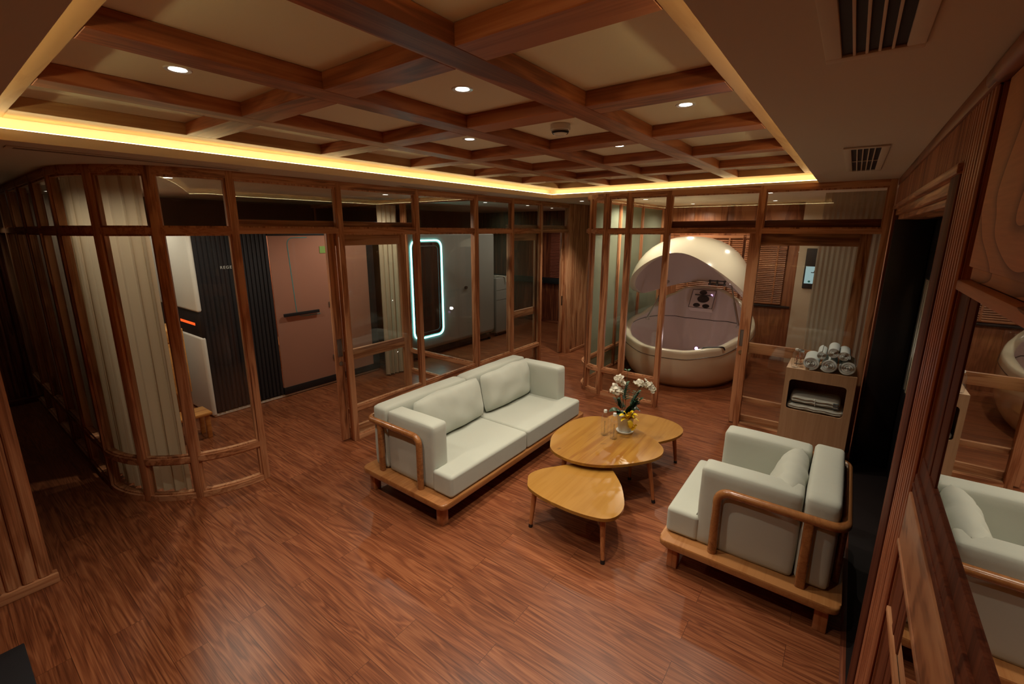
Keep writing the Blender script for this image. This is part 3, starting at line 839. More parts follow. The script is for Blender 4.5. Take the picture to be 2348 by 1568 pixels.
# window_5: frosted side of the tank room along the corridor
w5 = struct('window_5', 'frosted glass side wall of the float tank room')
fx = [BCX, 6.55, 7.45, 8.45]; fy = BCY+BR
rails([(fx[0], fy), (fx[-1], fy)], w5, M['teakX'], FULL)
for x in fx[1:]:
    bm = new(); post(bm, (x, fy), 0); obj('post', bm, M['teakZ'], w5)
for a, b in zip(fx, fx[1:]): lights(seg((a, fy), (b, fy)), w5, True, M['frost'])

# tank room back wall
XW = 8.5
wb = struct('wall_far', 'wood panelled back wall of the float tank room')
bm = new()
y = .66; k = 0
while y < 2.84:
    y2 = min(y+.545, 2.84); rbox(bm, (XW, y, 2.05), (XW+.03, y2-.006, CE), .003); rbox(bm, (XW, y, 0), (XW+.03, y2-.006, .90), .003); y = y2
qbox(bm, (XW+.012, .66, 0), (XW+.06, 2.84, CE)); obj('panels', bm, M['wallp'], wb)
bm = new(); qbox(bm, (XW-.02, -.62, 0), (XW+.06, .66, CE)); obj('cream_wall', bm, M['cream'], wb)
bm = new(); rbox(bm, (XW-.02, .66, 0), (XW+.02, .80, 2.07), .004); obj('side_board', bm, M['wallp'], wb)
bm = new(); rbox(bm, (XW-.05, .68, .895), (XW+.02, 2.83, .93), .004); obj('ledge', bm, M['black'], wb)
bm = new(); qbox(bm, (5.3, -.62, 0), (XW, -.30, CE)); sobj('wall_tank_side', bm, M['wallp'])
def blind(name, x, y0, y1, z0, z1, pitch, label, mat, sgn=-1):
    t = thing(name, label, 'blind', (x, (y0+y1)/2, z0))
    bm = new(); n = int((z1-z0-.05)/pitch)
    for i in range(n):
        z = z0+.02+pitch*i
        rbox(bm, (x-.022, y0, z-.0015), (x+.022, y1, z+.0015), 0, rot=Matrix.Rotation(-.95, 4, 'Y'))
    obj('slats', bm, mat, t, smooth=False)
    bm = new(); rbox(bm, (x-.025, y0, z1-.05), (x+.025, y1, z1), .003); obj('headrail', bm, mat, t)
    for q in (.2, .8):
        bm = new(); rbox(bm, (x-.031, y0+(y1-y0)*q-.012, z0), (x-.027, y0+(y1-y0)*q+.012, z1-.05), 0); obj('ladder_tape', bm, mat, t)
    bm = new(); rbox(bm, (x-.02, y0, z0-.015), (x+.02, y1, z0+.008), .003); obj('bottom_rail', bm, mat, t)
    return t
blind('venetian_blind', XW-.035, 1.46, 2.50, .96, 2.05, .030, 'wooden slat blind on the wall behind the open float tank', M['blind'])
blind('venetian_blind', XW-.035, .82, 1.42, .96, 2.05, .030, 'narrower wooden slat blind seen through the sliding glass door', M['blind'])
di = thing('wall_display', 'tall black wall display with a lit blue screen behind the sheer curtain', 'screen', (XW-.04, .44, 1.25))
bm = new(); vs = rbox(bm, (XW-.055, .27, 1.24), (XW-.02, .555, 1.86), .012, 3); obj('casing', bm, M['black'], di)
bm = new(); qbox(bm, (XW-.057, .29, 1.32), (XW-.0548, .535, 1.585)); s_ = obj('lit_screen', bm, M['screen'], di, smooth=False)
bm = new()
for yy, zz in ((.47, 1.352), (.40, 1.352), (.33, 1.352)):
    bm = new(); tube(bm, [(XW-.0572, yy, zz), (XW-.058, yy, zz)], .017, 12); obj('icon', bm, M['teal'], s_)
bm = new(); rbox(bm, (XW-.058, .38, 1.485), (XW-.0572, .46, 1.497), 0); rbox(bm, (XW-.058, .40, 1.49), (XW-.0572, .425, 1.52), 0); obj('emblem', bm, M['darkmetal'], s_)

# pod room far wall
wp = struct('wall_east', 'slatted wood wall with a dark sill at the end of the pod room')
bm = new(); slat_strip(bm, (8.97, 3.86), (8.97, 7.6), .05, .93, .05, .034, .012, (-1, 0), .02); slat_strip(bm, (8.97, 3.86), (8.97, 7.6), 2.15, CE, .05, .034, .012, (-1, 0), .02); qbox(bm, (8.98, -.6, 0), (9.08, 7.6, CE))
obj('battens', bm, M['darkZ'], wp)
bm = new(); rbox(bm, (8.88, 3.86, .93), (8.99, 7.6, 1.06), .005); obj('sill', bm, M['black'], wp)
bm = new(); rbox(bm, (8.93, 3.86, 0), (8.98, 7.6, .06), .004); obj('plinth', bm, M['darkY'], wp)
blind('venetian_blind', 8.93, 4.2, 5.5, 1.08, 2.12, .034, 'dark red-brown blind at the end of the pod room', M['blindred'])

# ------------------------------------------------------------------ curtains
def curtain(label, path, z0, z1, amp, wl, mat, sh=0):
    ps = [Vector(p) for p in path]
    # resample
    L = [0]
    for a, b in zip(ps, ps[1:]): L.append(L[-1]+(b-a).length)
    tot = L[-1]; n = int(tot/wl*12); bm = new(); cols = []
    for i in range(n+1):
        s = tot*i/n; k = 0
        while k < len(L)-2 and L[k+1] < s: k += 1
        q = (s-L[k])/(L[k+1]-L[k]); p = ps[k].lerp(ps[k+1], q); t = (ps[k+1]-ps[k]).normalized(); nv = Vector((-t.y, t.x))
        ph = 2*PI*s/wl+.7*math.sin(s*9+sh)
        col = []
        for j in range(9):
            v = j/8; z = z1+(z0-z1)*v
            a = amp*(.55+.45*v)*(1+.3*math.sin(s*23))
            o = p+nv*(a*math.sin(ph))+t*(a*.35*math.sin(2*ph))
            col.append(bm.verts.new((o.x, o.y, z)))
        cols.append(col)
    for a, b in zip(cols, cols[1:]):
        for j in range(8): bm.faces.new((a[j], b[j], b[j+1], a[j+1]))
    o = obj('curtain', bm, mat, angle=80)
    return tag(o, label, 'curtain')
cp = list(reversed(arc_pts(ACX, ACY, AR-.10, A[3], A[1]-.12, 14)))
curtain('white pleated curtain bunched inside the curved glass corner', cp+[(SX+.10, 4.95)], .02, 2.52, .030, .095, M['curtain'])
curtain('beige curtain hanging along the hallway side of the glass partition', [(SX+.13, 5.05), (SX+.13, 7.3)], .02, 2.52, .022, .12, M['sheer'])
curtain('white curtain gathered against the glass wall left of the neon ring', [(4.02, 5.30), (4.33, 5.26)], .02, 2.47, .03, .075, M['curtain'])
curtain('sheer beige curtain behind the right end of the far glass partition', [(XB+.17, .27), (XB+.17, -.20)], .03, 2.48, .007, .042, M['sheer'])

# ------------------------------------------------------------------ sofas
def lounge(root, L, nseat):
    D = .95
    bm = new(); prism(bm, round_poly([(0, 0), (L, 0), (L, D), (0, D)], .055), .160, .205, .012, 3); obj('platform', bm, M['plat'], root, local=True)
    for x in (.075, L-.075):
        for y in (.085, D-.075):
            bm = new(); rbox(bm, (x-.032, y-.032, 0), (x+.032, y+.032, .160), .006); obj('leg', bm, M['legw'], root, local=True)
    zr = .622; rx = .073; yb = .915; yf = .305
    path = smooth_path([(rx, yf, .20), (rx, yf, zr), (rx, yb, zr), (L-rx, yb, zr), (L-rx, yf, zr), (L-rx, yf, .20)], .075, 8)
    bm = new(); tube(bm, path, .0255, 14); obj('arm_rail', bm, M['rail'], root, local=True)
    for x in (rx, L-rx):
        bm = new(); rbox(bm, (x-.019, .735, .20), (x+.019, .785, zr), .012, 3); obj('rail_post', bm, M['rail'], root, local=True)
    bx = [.24, L-.24] if nseat == 1 else [.24, L/2, L-.24]
    for x in bx:
        bm = new(); rbox(bm, (x-.025, yb-.018, .20), (x+.025, yb+.018, zr), .012, 3); obj('rail_post', bm, M['rail'], root, local=True)
    ao, ai = .108, .262
    for k, (a, b) in enumerate(((ao, ai), (L-ai, L-ao))):
        bm = new(); cushion(bm, (a, .195, .207), (b, .715, .722), .022, .010, seed=k+1); obj('arm_cushion', bm, M['sofa'], root, local=True, angle=60)
    xs = [ao-.01+(L-2*ao+.02)*i/nseat for i in range(nseat+1)]
    for i in range(nseat):
        a, b = xs[i]+.003, xs[i+1]-.003
        bm = new(); cushion(bm, (a, .725, .207), (b, .888, .735), .030, .012, seed=i+5); obj('back_cushion', bm, M['sofa'], root, local=True, angle=60)
        # T-shaped seat: a nose in front of the arms, the body between them
        ol = [(a, .012), (b, .012)]
        if i == nseat-1: ol += [(b, .212), (L-ai+.024, .212), (L-ai+.024, .722)]
        else: ol += [(b, .722)]
        if i == 0: ol += [(ai-.024, .722), (ai-.024, .212), (a, .212)]
        else: ol += [(a, .722)]
        bm = new(); soft_prism(bm, round_poly(ol, .032, 5), .207, .382, .026, 5)
        sc_ = obj('seat_cushion', bm, M['sofa'], root, local=True, angle=75)
        md = sc_.modifiers.new('even_shading', 'WEIGHTED_NORMAL'); md.mode = 'FACE_AREA'; md.weight = 100

SO = (1.985, 2.072, 0)
sofa = thing('sofa', 'pale upholstered two-seat sofa on a honey wood platform before the glass partition', 'sofa', SO)
lounge(sofa, 2.155, 2)
CH = (3.585, .745, 0)
chair = thing('armchair', 'pale upholstered armchair on a wooden platform beside the dark doorway', 'armchair', CH, rotz=PI)
lounge(chair, 1.0, 1)

def put_pillow(label, wx, hz, t, loc, tilt, rz, seed):
    bm = new(); pillow(bm, wx, hz, t, seed)
    bmesh.ops.transform(bm, matrix=Matrix.Rotation(tilt, 4, 'X'), verts=bm.verts)
    zmin = min(v.co.z for v in bm.verts)
    bmesh.ops.translate(bm, vec=(0, 0, -zmin), verts=bm.verts)
    o = obj('throw_pillow', bm, M['sofa'], angle=70)
    o.location = loc; o.rotation_euler = (0, 0, rz)
    return tag(o, label, 'pillow', 'loose pillows')
put_pillow('wide pale pillow on the left half of the sofa', .83, .395, .185, (2.695, 2.668, .381), -.20, 0, 1)
put_pillow('wide pale pillow on the right half of the sofa', .80, .395, .185, (3.525, 2.668, .381), -.20, 0, 2)
put_pillow('crumpled pale pillow leaning in the armchair', .62, .385, .19, (3.04, .135, .381), -.28, PI, 3)

# ------------------------------------------------------------------ coffee tables
def table(label, outline, ztop, legs, group='nesting coffee tables', th=.023):
    cx = sum(p[0] for p in outline)/len(outline); cyy = sum(p[1] for p in outline)/len(outline)
    t = thing('coffee_table', label, 'coffee table', (cx, cyy, 0), group)
    bm = new(); prism(bm, spline(outline, 6), ztop-th, ztop, .0095, 3); obj('tabletop', bm, M['table'], t, angle=40)
    for (bx, by_), (tx, ty) in legs:
        bm = new()
        d = Vector((bx-tx, by_-ty, -(ztop-th)))
        top = Vector((tx, ty, ztop-th)); 
        tube(bm, [top, top+d*.93], [.021, .0135], 16); l = obj('leg', bm, M['legw'], t, angle=50)
        bm = new(); tube(bm, [top+d*.925, top+d], [.0155, .0150], 16); obj('rubber_foot', bm, M['black'], l, angle=50)
    return t
low = [(2.46, 1.67), (2.55, 1.715), (2.66, 1.69), (2.78, 1.61), (2.93, 1.49), (3.02, 1.38), (3.015, 1.28), (2.94, 1.20), (2.82, 1.10), (2.67, 1.015), (2.57, .978), (2.47, .978), (2.40, 1.02), (2.365, 1.10), (2.345, 1.22), (2.345, 1.36), (2.36, 1.50), (2.40, 1.62)]
main = [(2.98, 1.80), (3.12, 1.865), (3.32, 1.892), (3.51, 1.88), (3.65, 1.82), (3.735, 1.74), (3.755, 1.64), (3.74, 1.52), (3.71, 1.40), (3.66, 1.26), (3.585, 1.14), (3.52, 1.06), (3.45, 1.01), (3.36, .99), (3.26, 1.01), (3.15, 1.07), (3.03, 1.165), (2.93, 1.27), (2.86, 1.40), (2.835, 1.54), (2.86, 1.67), (2.91, 1.75)]
far = [(4.14, 1.56), (4.195, 1.42), (4.20, 1.26), (4.165, 1.13), (4.09, 1.045), (4.0, 1.01), (3.90, 1.015), (3.80, 1.045), (3.66, 1.12), (3.50, 1.21), (3.41, 1.30), (3.40, 1.40), (3.47, 1.51), (3.60, 1.60), (3.76, 1.67), (3.92, 1.70), (4.05, 1.65)]
table('low rounded triangular wood coffee table nearest the camera', low, .330, [((2.422, 1.615), (2.455, 1.60)), ((2.395, 1.028), (2.455, 1.07)), ((2.93, 1.34), (2.89, 1.34))])
table('taller rounded wood coffee table carrying the orchid and bottles', main, .385, [((3.262, .998), (3.255, 1.06)), ((2.885, 1.655), (2.945, 1.63)), ((3.70, 1.73), (3.64, 1.70))])
table('low wood coffee table partly under the taller one, toward the float tank', far, .330, [((4.015, 1.055), (4.00, 1.09)), ((3.475, 1.285), (3.50, 1.30)), ((4.00, 1.62), (3.97, 1.58))])

# ------------------------------------------------------------------ bottles
def bottle(label, loc, h=.232, r=.030, rz=0):
    t = thing('water_bottle', label, 'bottle', loc, 'clear water bottles', rz)
    bm = new()
    lathe(bm, [(r*.80, 0), (r*.97, .006), (r, .016), (r*.96, .022), (r, .028), (r, h*.66), (r*.97, h*.72), (r*.80, h*.80), (r*.50, h*.87), (r*.42, h*.90), (r*.42, h*.915)], 24)
    obj('body', bm, M['plastic'], t, local=True, angle=60)
    bm = new(); lathe(bm, [(r*.46, h*.895), (r*.49, h*.90), (r*.49, h*.985), (r*.44, h)], 20, flute=.05, nfl=20); obj('cap', bm, M['ceramic'], t, local=True)
    bm = new()
    rng = random.Random(int(loc[1]*1000))
    for k in range(11):
        a = PI+.35; z = h*.14+k*h*.045
        wd = rng.choice((.006, .008, .009))
        p = Vector(((r+.0006)*math.cos(a), (r+.0006)*math.sin(a), z))
        rbox(bm, (p.x-.0006, p.y-wd/2, p.z), (p.x+.0006, p.y+wd/2, p.z+.0022), 0); rbox(bm, (p.x-.0006, p.y-wd/2, p.z), (p.x+.0006, p.y-wd/2+.002, p.z+.007), 0)
    obj('printed_band', bm, M['print'], t, local=True)
    return t
bottle('clear water bottle with white cap, nearer the camera on the table', (3.385, 1.415, .3852))
bottle('clear water bottle with white cap, just behind the first, left of the orchid pot', (3.405, 1.510, .3852))

# ------------------------------------------------------------------ orchid
PX, PY, PZ = 3.575, 1.395, .3852
orc = thing('potted_orchid', 'white orchid in a ribbed white pot with a yellow bow on the coffee table', 'plant', (PX, PY, PZ))
bm = new(); lathe(bm, [(.055, .012), (.057, .014), (.074, .150), (.078, .152), (.079, .165), (.073, .165), (.070, .140), (.02, .135)], 96, (PX, PY, PZ), .045, 32); obj('pot', bm, M['ceramic'], orc, angle=60)
bm = new(); lathe(bm, [(.050, 0), (.070, .003), (.075, .016), (.070, .017), (.056, .012)], 48, (PX, PY, PZ)); obj('saucer', bm, M['ceramic'], orc)
# camera-right in plan, so that the plant's spread can be described as seen from the sofa group
R2 = Vector((rr.x, rr.y, 0)).normalized(); F2 = Vector((f.x, f.y, 0)).normalized()
base = Vector((PX, PY, PZ+.15))
def at(r_, f_, z_): return base+R2*r_+F2*f_+Vector((0, 0, z_))
def leafblade(bm, p0, p1, wd, sag=.03, n=8, fold=.25):
    p0 = Vector(p0); p1 = Vector(p1); t = (p1-p0); side = t.cross(Vector((0, 0, 1)))
    if side.length < 1e-4: side = Vector((1, 0, 0))
    side.normalize(); rows = []
    for i in range(n+1):
        q = i/n; c = p0.lerp(p1, q)+Vector((0, 0, sag*math.sin(PI*q)))
        wv = wd*math.sin(PI*min(1, q*.93+.07))**.7
        if q == 1: wv = .0005
        rows.append((bm.verts.new(c-side*wv+Vector((0, 0, fold*wv))), bm.verts.new(c), bm.verts.new(c+side*wv+Vector((0, 0, fold*wv)))))
    for a, b in zip(rows, rows[1:]):
        bm.faces.new((a[0], a[1], b[1], b[0])); bm.faces.new((a[1], a[2], b[2], b[1]))
for p0, p1, wd, sg in [((-.01, 0, .0), (-.155, -.02, .045), .046, .03), ((0, -.01, 0), (.12, -.03, .05), .054, .045), ((.01, 0, 0), (.14, .03, .02), .05, .05),
                       ((0, .01, 0), (.10, -.02, .165), .042, .02), ((-.01, .02, 0), (-.07, .03, .12), .042, .03), ((0, 0, 0), (.05, -.06, .13), .044, .02), ((0, 0, 0), (-.09, -.05, .03), .044, .03)]:
    bm = new(); leafblade(bm, at(*p0), at(*p1), wd, sg); obj('leaf', bm, M['leaf'], orc, angle=80)
stems = [[(0, 0, 0), (-.03, .01, .15), (-.045, .0, .27), (-.075, -.01, .345)], [(0, 0, 0), (-.05, 0, .12), (-.075, -.01, .22), (-.10, -.02, .27)],
         [(.01, 0, 0), (.05, 0, .16), (.09, .0, .25), (.15, -.01, .30), (.21, -.02, .285), (.235, -.03, .255)]]
for s in stems:
    bm = new(); pts = [at(*p) for p in s]
    tube(bm, smooth_path(pts, .06, 5), .0028, 6); obj('stem', bm, M['stem'], orc)
def blossom(bm, c, sz, rng):
    d = Vector((rng.uniform(-1, 1), rng.uniform(-1, 1), rng.uniform(-.2, .9))).normalized()
    d = (d-F2*.9).normalized()
    a = d.orthogonal().normalized(); b = d.cross(a); n = 5
    for k in range(n):
        th = 2*PI*k/n+rng.random()*.5; pd = a*math.cos(th)+b*math.sin(th); sd = d.cross(pd)
        L = sz*rng.uniform(.85, 1.1); W = L*.52; prev = None
        for q in range(6):
            u = q/5; wv = W*math.sin(PI*min(.97, u*.8+.12)); ce = c+pd*L*u+d*(L*.35*u*(1-u)*2-.2*L*u*u)
            row = (bm.verts.new(ce-sd*wv+d*wv*.25), bm.verts.new(ce), bm.verts.new(ce+sd*wv+d*wv*.25))
            if prev: bm.faces.new((prev[0], prev[1], row[1], row[0])); bm.faces.new((prev[1], prev[2], row[2], row[1]))
            prev = row
    bmesh.ops.create_icosphere(bm, subdivisions=1, radius=sz*.22, matrix=Matrix.Translation(c+d*sz*.2))
rng = random.Random(3)
for p in [(-.085, -.01, .345), (-.062, -.02, .32), (-.045, -.02, .315), (-.072, -.03, .355), (-.125, -.02, .255), (-.10, -.03, .238), (-.075, -.03, .25), (-.11, -.01, .27), (-.055, -.03, .24),
          (.075, -.01, .30), (.098, -.02, .312), (.122, -.02, .30), (.145, -.03, .312), (.168, -.02, .295), (.190, -.03, .285), (.208, -.03, .265), (.222, -.03, .245)]:
    bm = new(); blossom(bm, at(*p), .038, rng); obj('blossom', bm, M['petal'], orc, angle=80)
# leafy filler sprays
for s in [[(0, 0, 0), (-.01, .02, .2), (0, .02, .40)], [(-.01, 0, 0), (-.06, .0, .10), (-.10, .0, .19)], [(.02, 0, 0), (.075, .01, .14), (.115, .0, .27)], [(.02, -.01, 0), (.06, -.02, .10), (.11, -.02, .15)]]:
    pts = smooth_path([at(*p) for p in s], .08, 8)
    bm = new(); tube(bm, pts, .0018, 5); sp = obj('filler_stem', bm, M['stem'], orc)
    bm = new()
    for i, p in enumerate(pts[2:]):
        for k in range(3):
            th = i*1.9+k*2.1; d = (R2*math.cos(th)+F2*math.sin(th)*.8+Vector((0, 0, .45))).normalized()
            leafblade(bm, p, p+d*rng.uniform(.034, .055), .0125, .005, 4)
    obj('foliage', bm, M['leaf2'], sp, angle=80)
# yellow bow
bm = new()
def ribbon(bm, pts, wd, up):
    prev = None
    for p in pts:
        a = bm.verts.new(p-up*wd/2); b = bm.verts.new(p+up*wd/2)
        if prev: bm.faces.new((prev[0], a, b, prev[1]))
        prev = (a, b)
kn = at(.0, -.085, -.005)
for dr_, dz, wd, fw in ((-.085, .045, .026, .02), (-.07, .0, .024, .03), (-.045, .075, .024, .0), (.075, .05, .026, .02), (.085, .0, .024, .03), (.045, .08, .024, .0), (.01, .085, .022, .03), (-.02, .055, .024, .045), (.035, .04, .024, .045)):
    leafblade(bm, kn, kn+R2*dr_+Vector((0, 0, dz))-F2*fw, wd, .02, 8, .5)
for dx, dz in ((.045, -.10), (.07, -.06), (.02, -.07), (.06, -.085)):
    pts = [kn+R2*(dx*q)+Vector((0, 0, dz*q+.01*math.sin(q*9)))-F2*(.014+.01*math.sin(q*5)) for q in [i/8 for i in range(9)]]
    ribbon(bm, pts, .024, (R2*.8+Vector((0, 0, .4))).normalized())
o = obj('bow', bm, M['ribbon'], orc, angle=80)

# ------------------------------------------------------------------ side cabinet with towels
KX0, KX1, KY0, KY1, KZ = 4.73, 5.14, -.185, .338, .893
cab = thing('side_cabinet', 'birch side cabinet with an open niche beside the sliding glass door', 'cabinet', (4.93, .08, 0))
bm = new(); W = .016
rbox(bm, (KX0+W, KY0, .03), (KX1, KY0+W, KZ-W), .002); rbox(bm, (KX0+W, KY1-W, .03), (KX1, KY1, KZ-W), .002); rbox(bm, (KX1-W, KY0+W, .03), (KX1, KY1-W, KZ-W), .002)
obj('carcass', bm, M['birch'], cab)
bm = new(); rbox(bm, (KX0+W, KY0, KZ-W), (KX1, KY1, KZ), .003); obj('top', bm, M['birch'], cab)
bm = new(); rbox(bm, (KX0+W, KY0+W, .48), (KX1-W, KY1-W, .496), .002); obj('shelf', bm, M['birch'], cab)
NY0, NY1, NZ0, NZ1 = -.128, .300, .50, .790
def niche_face(bm, x0, x1):
    """front board with a rounded opening"""
    ins = round_poly([(NY0, NZ0), (NY1, NZ0), (NY1, NZ1), (NY0, NZ1)], .035, 6); n = len(ins)
    out = []
    cyy, czz = (NY0+NY1)/2, (NZ0+NZ1)/2
    for p in ins:
        dy, dz = p[0]-cyy, p[1]-czz
        s1 = ((KY1 if dy > 0 else KY0)-cyy)/dy if abs(dy) > 1e-6 else 1e9
        s2 = ((KZ if dz > 0 else .02)-czz)/dz if abs(dz) > 1e-6 else 1e9
        s = min(s1, s2); out.append([cyy+dy*s, czz+dz*s])
    for ccy in (KY0, KY1):
        for ccz in (.02, KZ):
            k = min(range(n), key=lambda i: (out[i][0]-ccy)**2+(out[i][1]-ccz)**2); out[k] = [ccy, ccz]
    rings = [[bm.verts.new((x, p[0], p[1])) for p in L_] for x in (x0, x1) for L_ in (ins, out)]
    fi, fo, bi, bo = rings
    for i in range(n):
        j = (i+1) % n
        bm.faces.new((fi[i], fi[j], fo[j], fo[i])); bm.faces.new((bi[i], bo[i], bo[j], bi[j]))
        bm.faces.new((fi[i], bi[i], bi[j], fi[j])); bm.faces.new((fo[i], fo[j], bo[j], bo[i]))
bm = new(); niche_face(bm, KX0, KX0+W); obj('front', bm, M['birch'], cab, angle=30)
for x in (KX0+.05, KX1-.05):
    for y in (KY0+.05, KY1-.05):
        bm = new(); tube(bm, [(x, y, 0), (x, y, .03)], .02, 12); obj('foot', bm, M['black'], cab)

def roll(label, y, z, r, x0, x1, seed):
    """rolled towel lying along x, spiral visible on the end"""
    bm = new(); rng = random.Random(seed); turns = 3.6; n = 84
    def ring(x):
        out = []
        for i in range(n+1):
            q = i/n; th = 2*PI*turns*q+seed; rad = r*(.10+.90*q)*(1+.03*math.sin(th*2+seed))
            out.append(Vector((x+.004*math.sin(th*3+seed), y+rad*math.cos(th), z+rad*math.sin(th)*.96)))
        return out
    th_ = r*.16
    cols = []
    for x in (x0, x0+.02, (x0+x1)/2, x1-.02, x1):
        s = 1.0 if x0 < x < x1 else .97
        a = ring(x); cols.append(a)
    A_ = [[bm.verts.new(p) for p in c] for c in cols]
    for a, b in zip(A_, A_[1:]):
        for i in range(n): bm.faces.new((a[i], a[i+1], b[i+1], b[i]))
    me = obj('rolled_towel', bm, M['towel'], angle=80)
    md = me.modifiers.new('thick', 'SOLIDIFY'); md.thickness = r*.21; md.offset = -1
    # round the folded edge
    md2 = me.modifiers.new('soft', 'BEVEL'); md2.width = r*.06; md2.segments = 2; md2.limit_method = 'ANGLE'
    return tag(me, label, 'towel', 'rolled towels')
TX0, TX1 = KX0+.005, KX0+.30
roll('rolled white towel, bottom row left, beside the bottle', .160, KZ+.067, .067, TX0, TX1, 1)
roll('rolled white towel in the middle of the bottom row', .026, KZ+.066, .066, TX0, TX1, 2)
roll('rolled white towel, bottom row right, nearest the doorway', -.108, KZ+.067, .067, TX0+.01, TX1, 3)
roll('small rolled white towel, top row left', .086, KZ+.150, .040, TX0+.01, TX1, 4)
roll('rolled white towel in the middle of the top row', .006, KZ+.181, .048, TX0+.015, TX1, 5)
roll('rolled white towel, top row right', -.070, KZ+.162, .048, TX0+.02, TX1, 6)
bottle('clear water bottle standing on the birch cabinet', (KX0+.05, .278, KZ+.0003), .178, .030)
j = thing('glass_jar', 'small jar of dried orange petals behind the bottle on the cabinet', 'jar', (KX0+.17, .247, KZ))
bm = new(); lathe(bm, [(.034, .0005), (.038, .004), (.038, .10), (.030, .115), (.030, .12)], 24, (KX0+.20, .262, KZ)); obj('jar_body', bm, M['plastic'], j, angle=60)
bm = new(); lathe(bm, [(.033, .118), (.034, .12), (.034, .136), (.030, .138)], 24, (KX0+.20, .262, KZ)); obj('lid', bm, M['steel'], j)
bm = new(); rng = random.Random(5)
for k in range(40):
    p = Vector((KX0+.20+rng.uniform(-.022, .022), .262+rng.uniform(-.022, .022), KZ+.012+rng.random()*.075))
    leafblade(bm, p, p+Vector((rng.uniform(-.012, .012), rng.uniform(-.012, .012), rng.uniform(-.006, .01))), .008, .004, 3)
o = obj('dried_petals', bm, M['petals'], j, angle=80); o['kind'] = 'stuff'
def robe(label, z0, z1, x0, y0, y1, seed):
    bm = new(); cushion(bm, (x0, y0, z0), (x0+.24, y1, z1), (z1-z0)*.42, .003, wr=.006, seed=seed)
    for q in (.33, .66):      # fold lines at the front edge
        z = z0+(z1-z0)*q
        pts = [(x0-.004+.003*math.sin(i*2.1+seed), y0+.015+(y1-y0-.03)*i/14, z+.004*math.sin(i*1.3+seed)) for i in range(15)]
        tube(bm, pts, .007, 6)
    o = obj('folded_robe', bm, M['robe'], angle=70)
    return tag(o, label, 'robe', 'folded robes')
robe('flatter folded robe at the bottom of the cabinet niche', .503, .552, KX0+.022, -.13, .295, 2)
r1 = robe('folded ivory robe with patterned cuff on top of the niche stack', .560, .638, KX0+.03, -.10, .275, 4)
bm = new()
for k in range(3): rbox(bm, (KX0+.018, -.095+.002*k, .566+.02*k), (KX0+.034, -.050, .580+.02*k), .003)
obj('patterned_cuff', bm, M['print'], r1)
bm = new(); tube(bm, [(KX0+.06, .09, .630), (KX0+.025, .085, .620), (KX0+.020, .082, .595), (KX0+.026, .08, .565)], .005, 8); obj('tie', bm, M['robe'], r1)

# ------------------------------------------------------------------ float tank
TX, TY = 7.12, 1.86; TA, TBW, TC = 1.20, .90, .66      # centre, half length, half width, half height
HX, HZ = 8.05, 1.16                                    # lid hinge
def sup(t, e): return math.copysign(abs(t)**e, t)
def rim_h(ph):
    """tub rim height: low in front (ph = pi), a little higher at the sides, high at the back"""
    d = abs(math.degrees(math.atan2(math.sin(ph), math.cos(ph))))      # 180 front, 0 back
    K = [(0, 1.22), (25, 1.20), (45, 1.05), (62, .86), (80, .755), (110, .70), (140, .60), (165, .555), (180, .555)]
    for (a, va), (b, vb) in zip(K, K[1:]):
        if a <= d <= b:
            q = (d-a)/(b-a); q = q*q*(3-2*q); return va+(vb-va)*q
    return K[-1][1]
def hull(ph, z, grow=0.0):
    u = max(-1, min(1, (z-.55)/.77))
    k = (1-abs(u)**2.6)**(1/2.6)
    a = (TA+grow)*k; b = (TBW+grow)*k
    return Vector((TX+a*sup(math.cos(ph), .95), TY+b*sup(math.sin(ph), .95), z))
def shell(bm, rows_z, NP=72):
    """rows_z(ph) gives the list of points for one angle"""
    cols = [[bm.verts.new(p) for p in rows_z(2*PI*k/NP)] for k in range(NP)]
    for k in range(NP):
        a, b = cols[k], cols[(k+1) % NP]
        for i in range(len(a)-1): bm.faces.new((a[i], b[i], b[i+1], a[i+1]))
    return cols
tank = thing('float_tank', 'big ivory egg-shaped float tank with its lid raised behind the far partition', 'float tank', (TX, TY, 0))
def outer(ph):
    h = rim_h(ph); out = []
    for i in range(15):
        z = .004+(h-.004)*(i/14)**.85
        out.append(hull(ph, max(z, .004)))
    c = Vector((TX, TY, 0)); p = out[-1]
    # rolled rim going inward
    inw = (c-p); inw.z = 0; inw.normalize()
    out += [p+inw*.012+Vector((0, 0, .012)), p+inw*.05+Vector((0, 0, .016)), p+inw*.085+Vector((0, 0, .008)), p+inw*.10+Vector((0, 0, -.01))]
    return out
bm = new(); cols = shell(bm, outer); bm.faces.new([c[0] for c in reversed(cols)]); obj('tub', bm, M['shell'], tank, angle=60)
def inner(ph):
    h = rim_h(ph); c = Vector((TX, TY, 0)); p = hull(ph, h); inw = (c-p); inw.z = 0; inw.normalize()
    s = p+inw*.098+Vector((0, 0, -.004)); out = []
    for i in range(12):
        q = i/11
        z = s.z+(.22-s.z)*(1-(1-q)**2)
        g = (1-.55*q**1.8)
        out.append(Vector((TX+(s.x-TX)*g, TY+(s.y-TY)*g, z)))
    out.append(Vector((TX, TY, .215)))
    return out
bm = new(); shell(bm, inner); bmesh.ops.remove_doubles(bm, verts=bm.verts, dist=1e-4); obj('liner', bm, M['liner'], tank, angle=60)
bm = new()
pts = [hull(2*PI*k/96, rim_h(2*PI*k/96)-.10, .001) for k in range(96)]
tube(bm, pts, .004, 6, closed=True); obj('seam', bm, M['darkmetal'], tank)
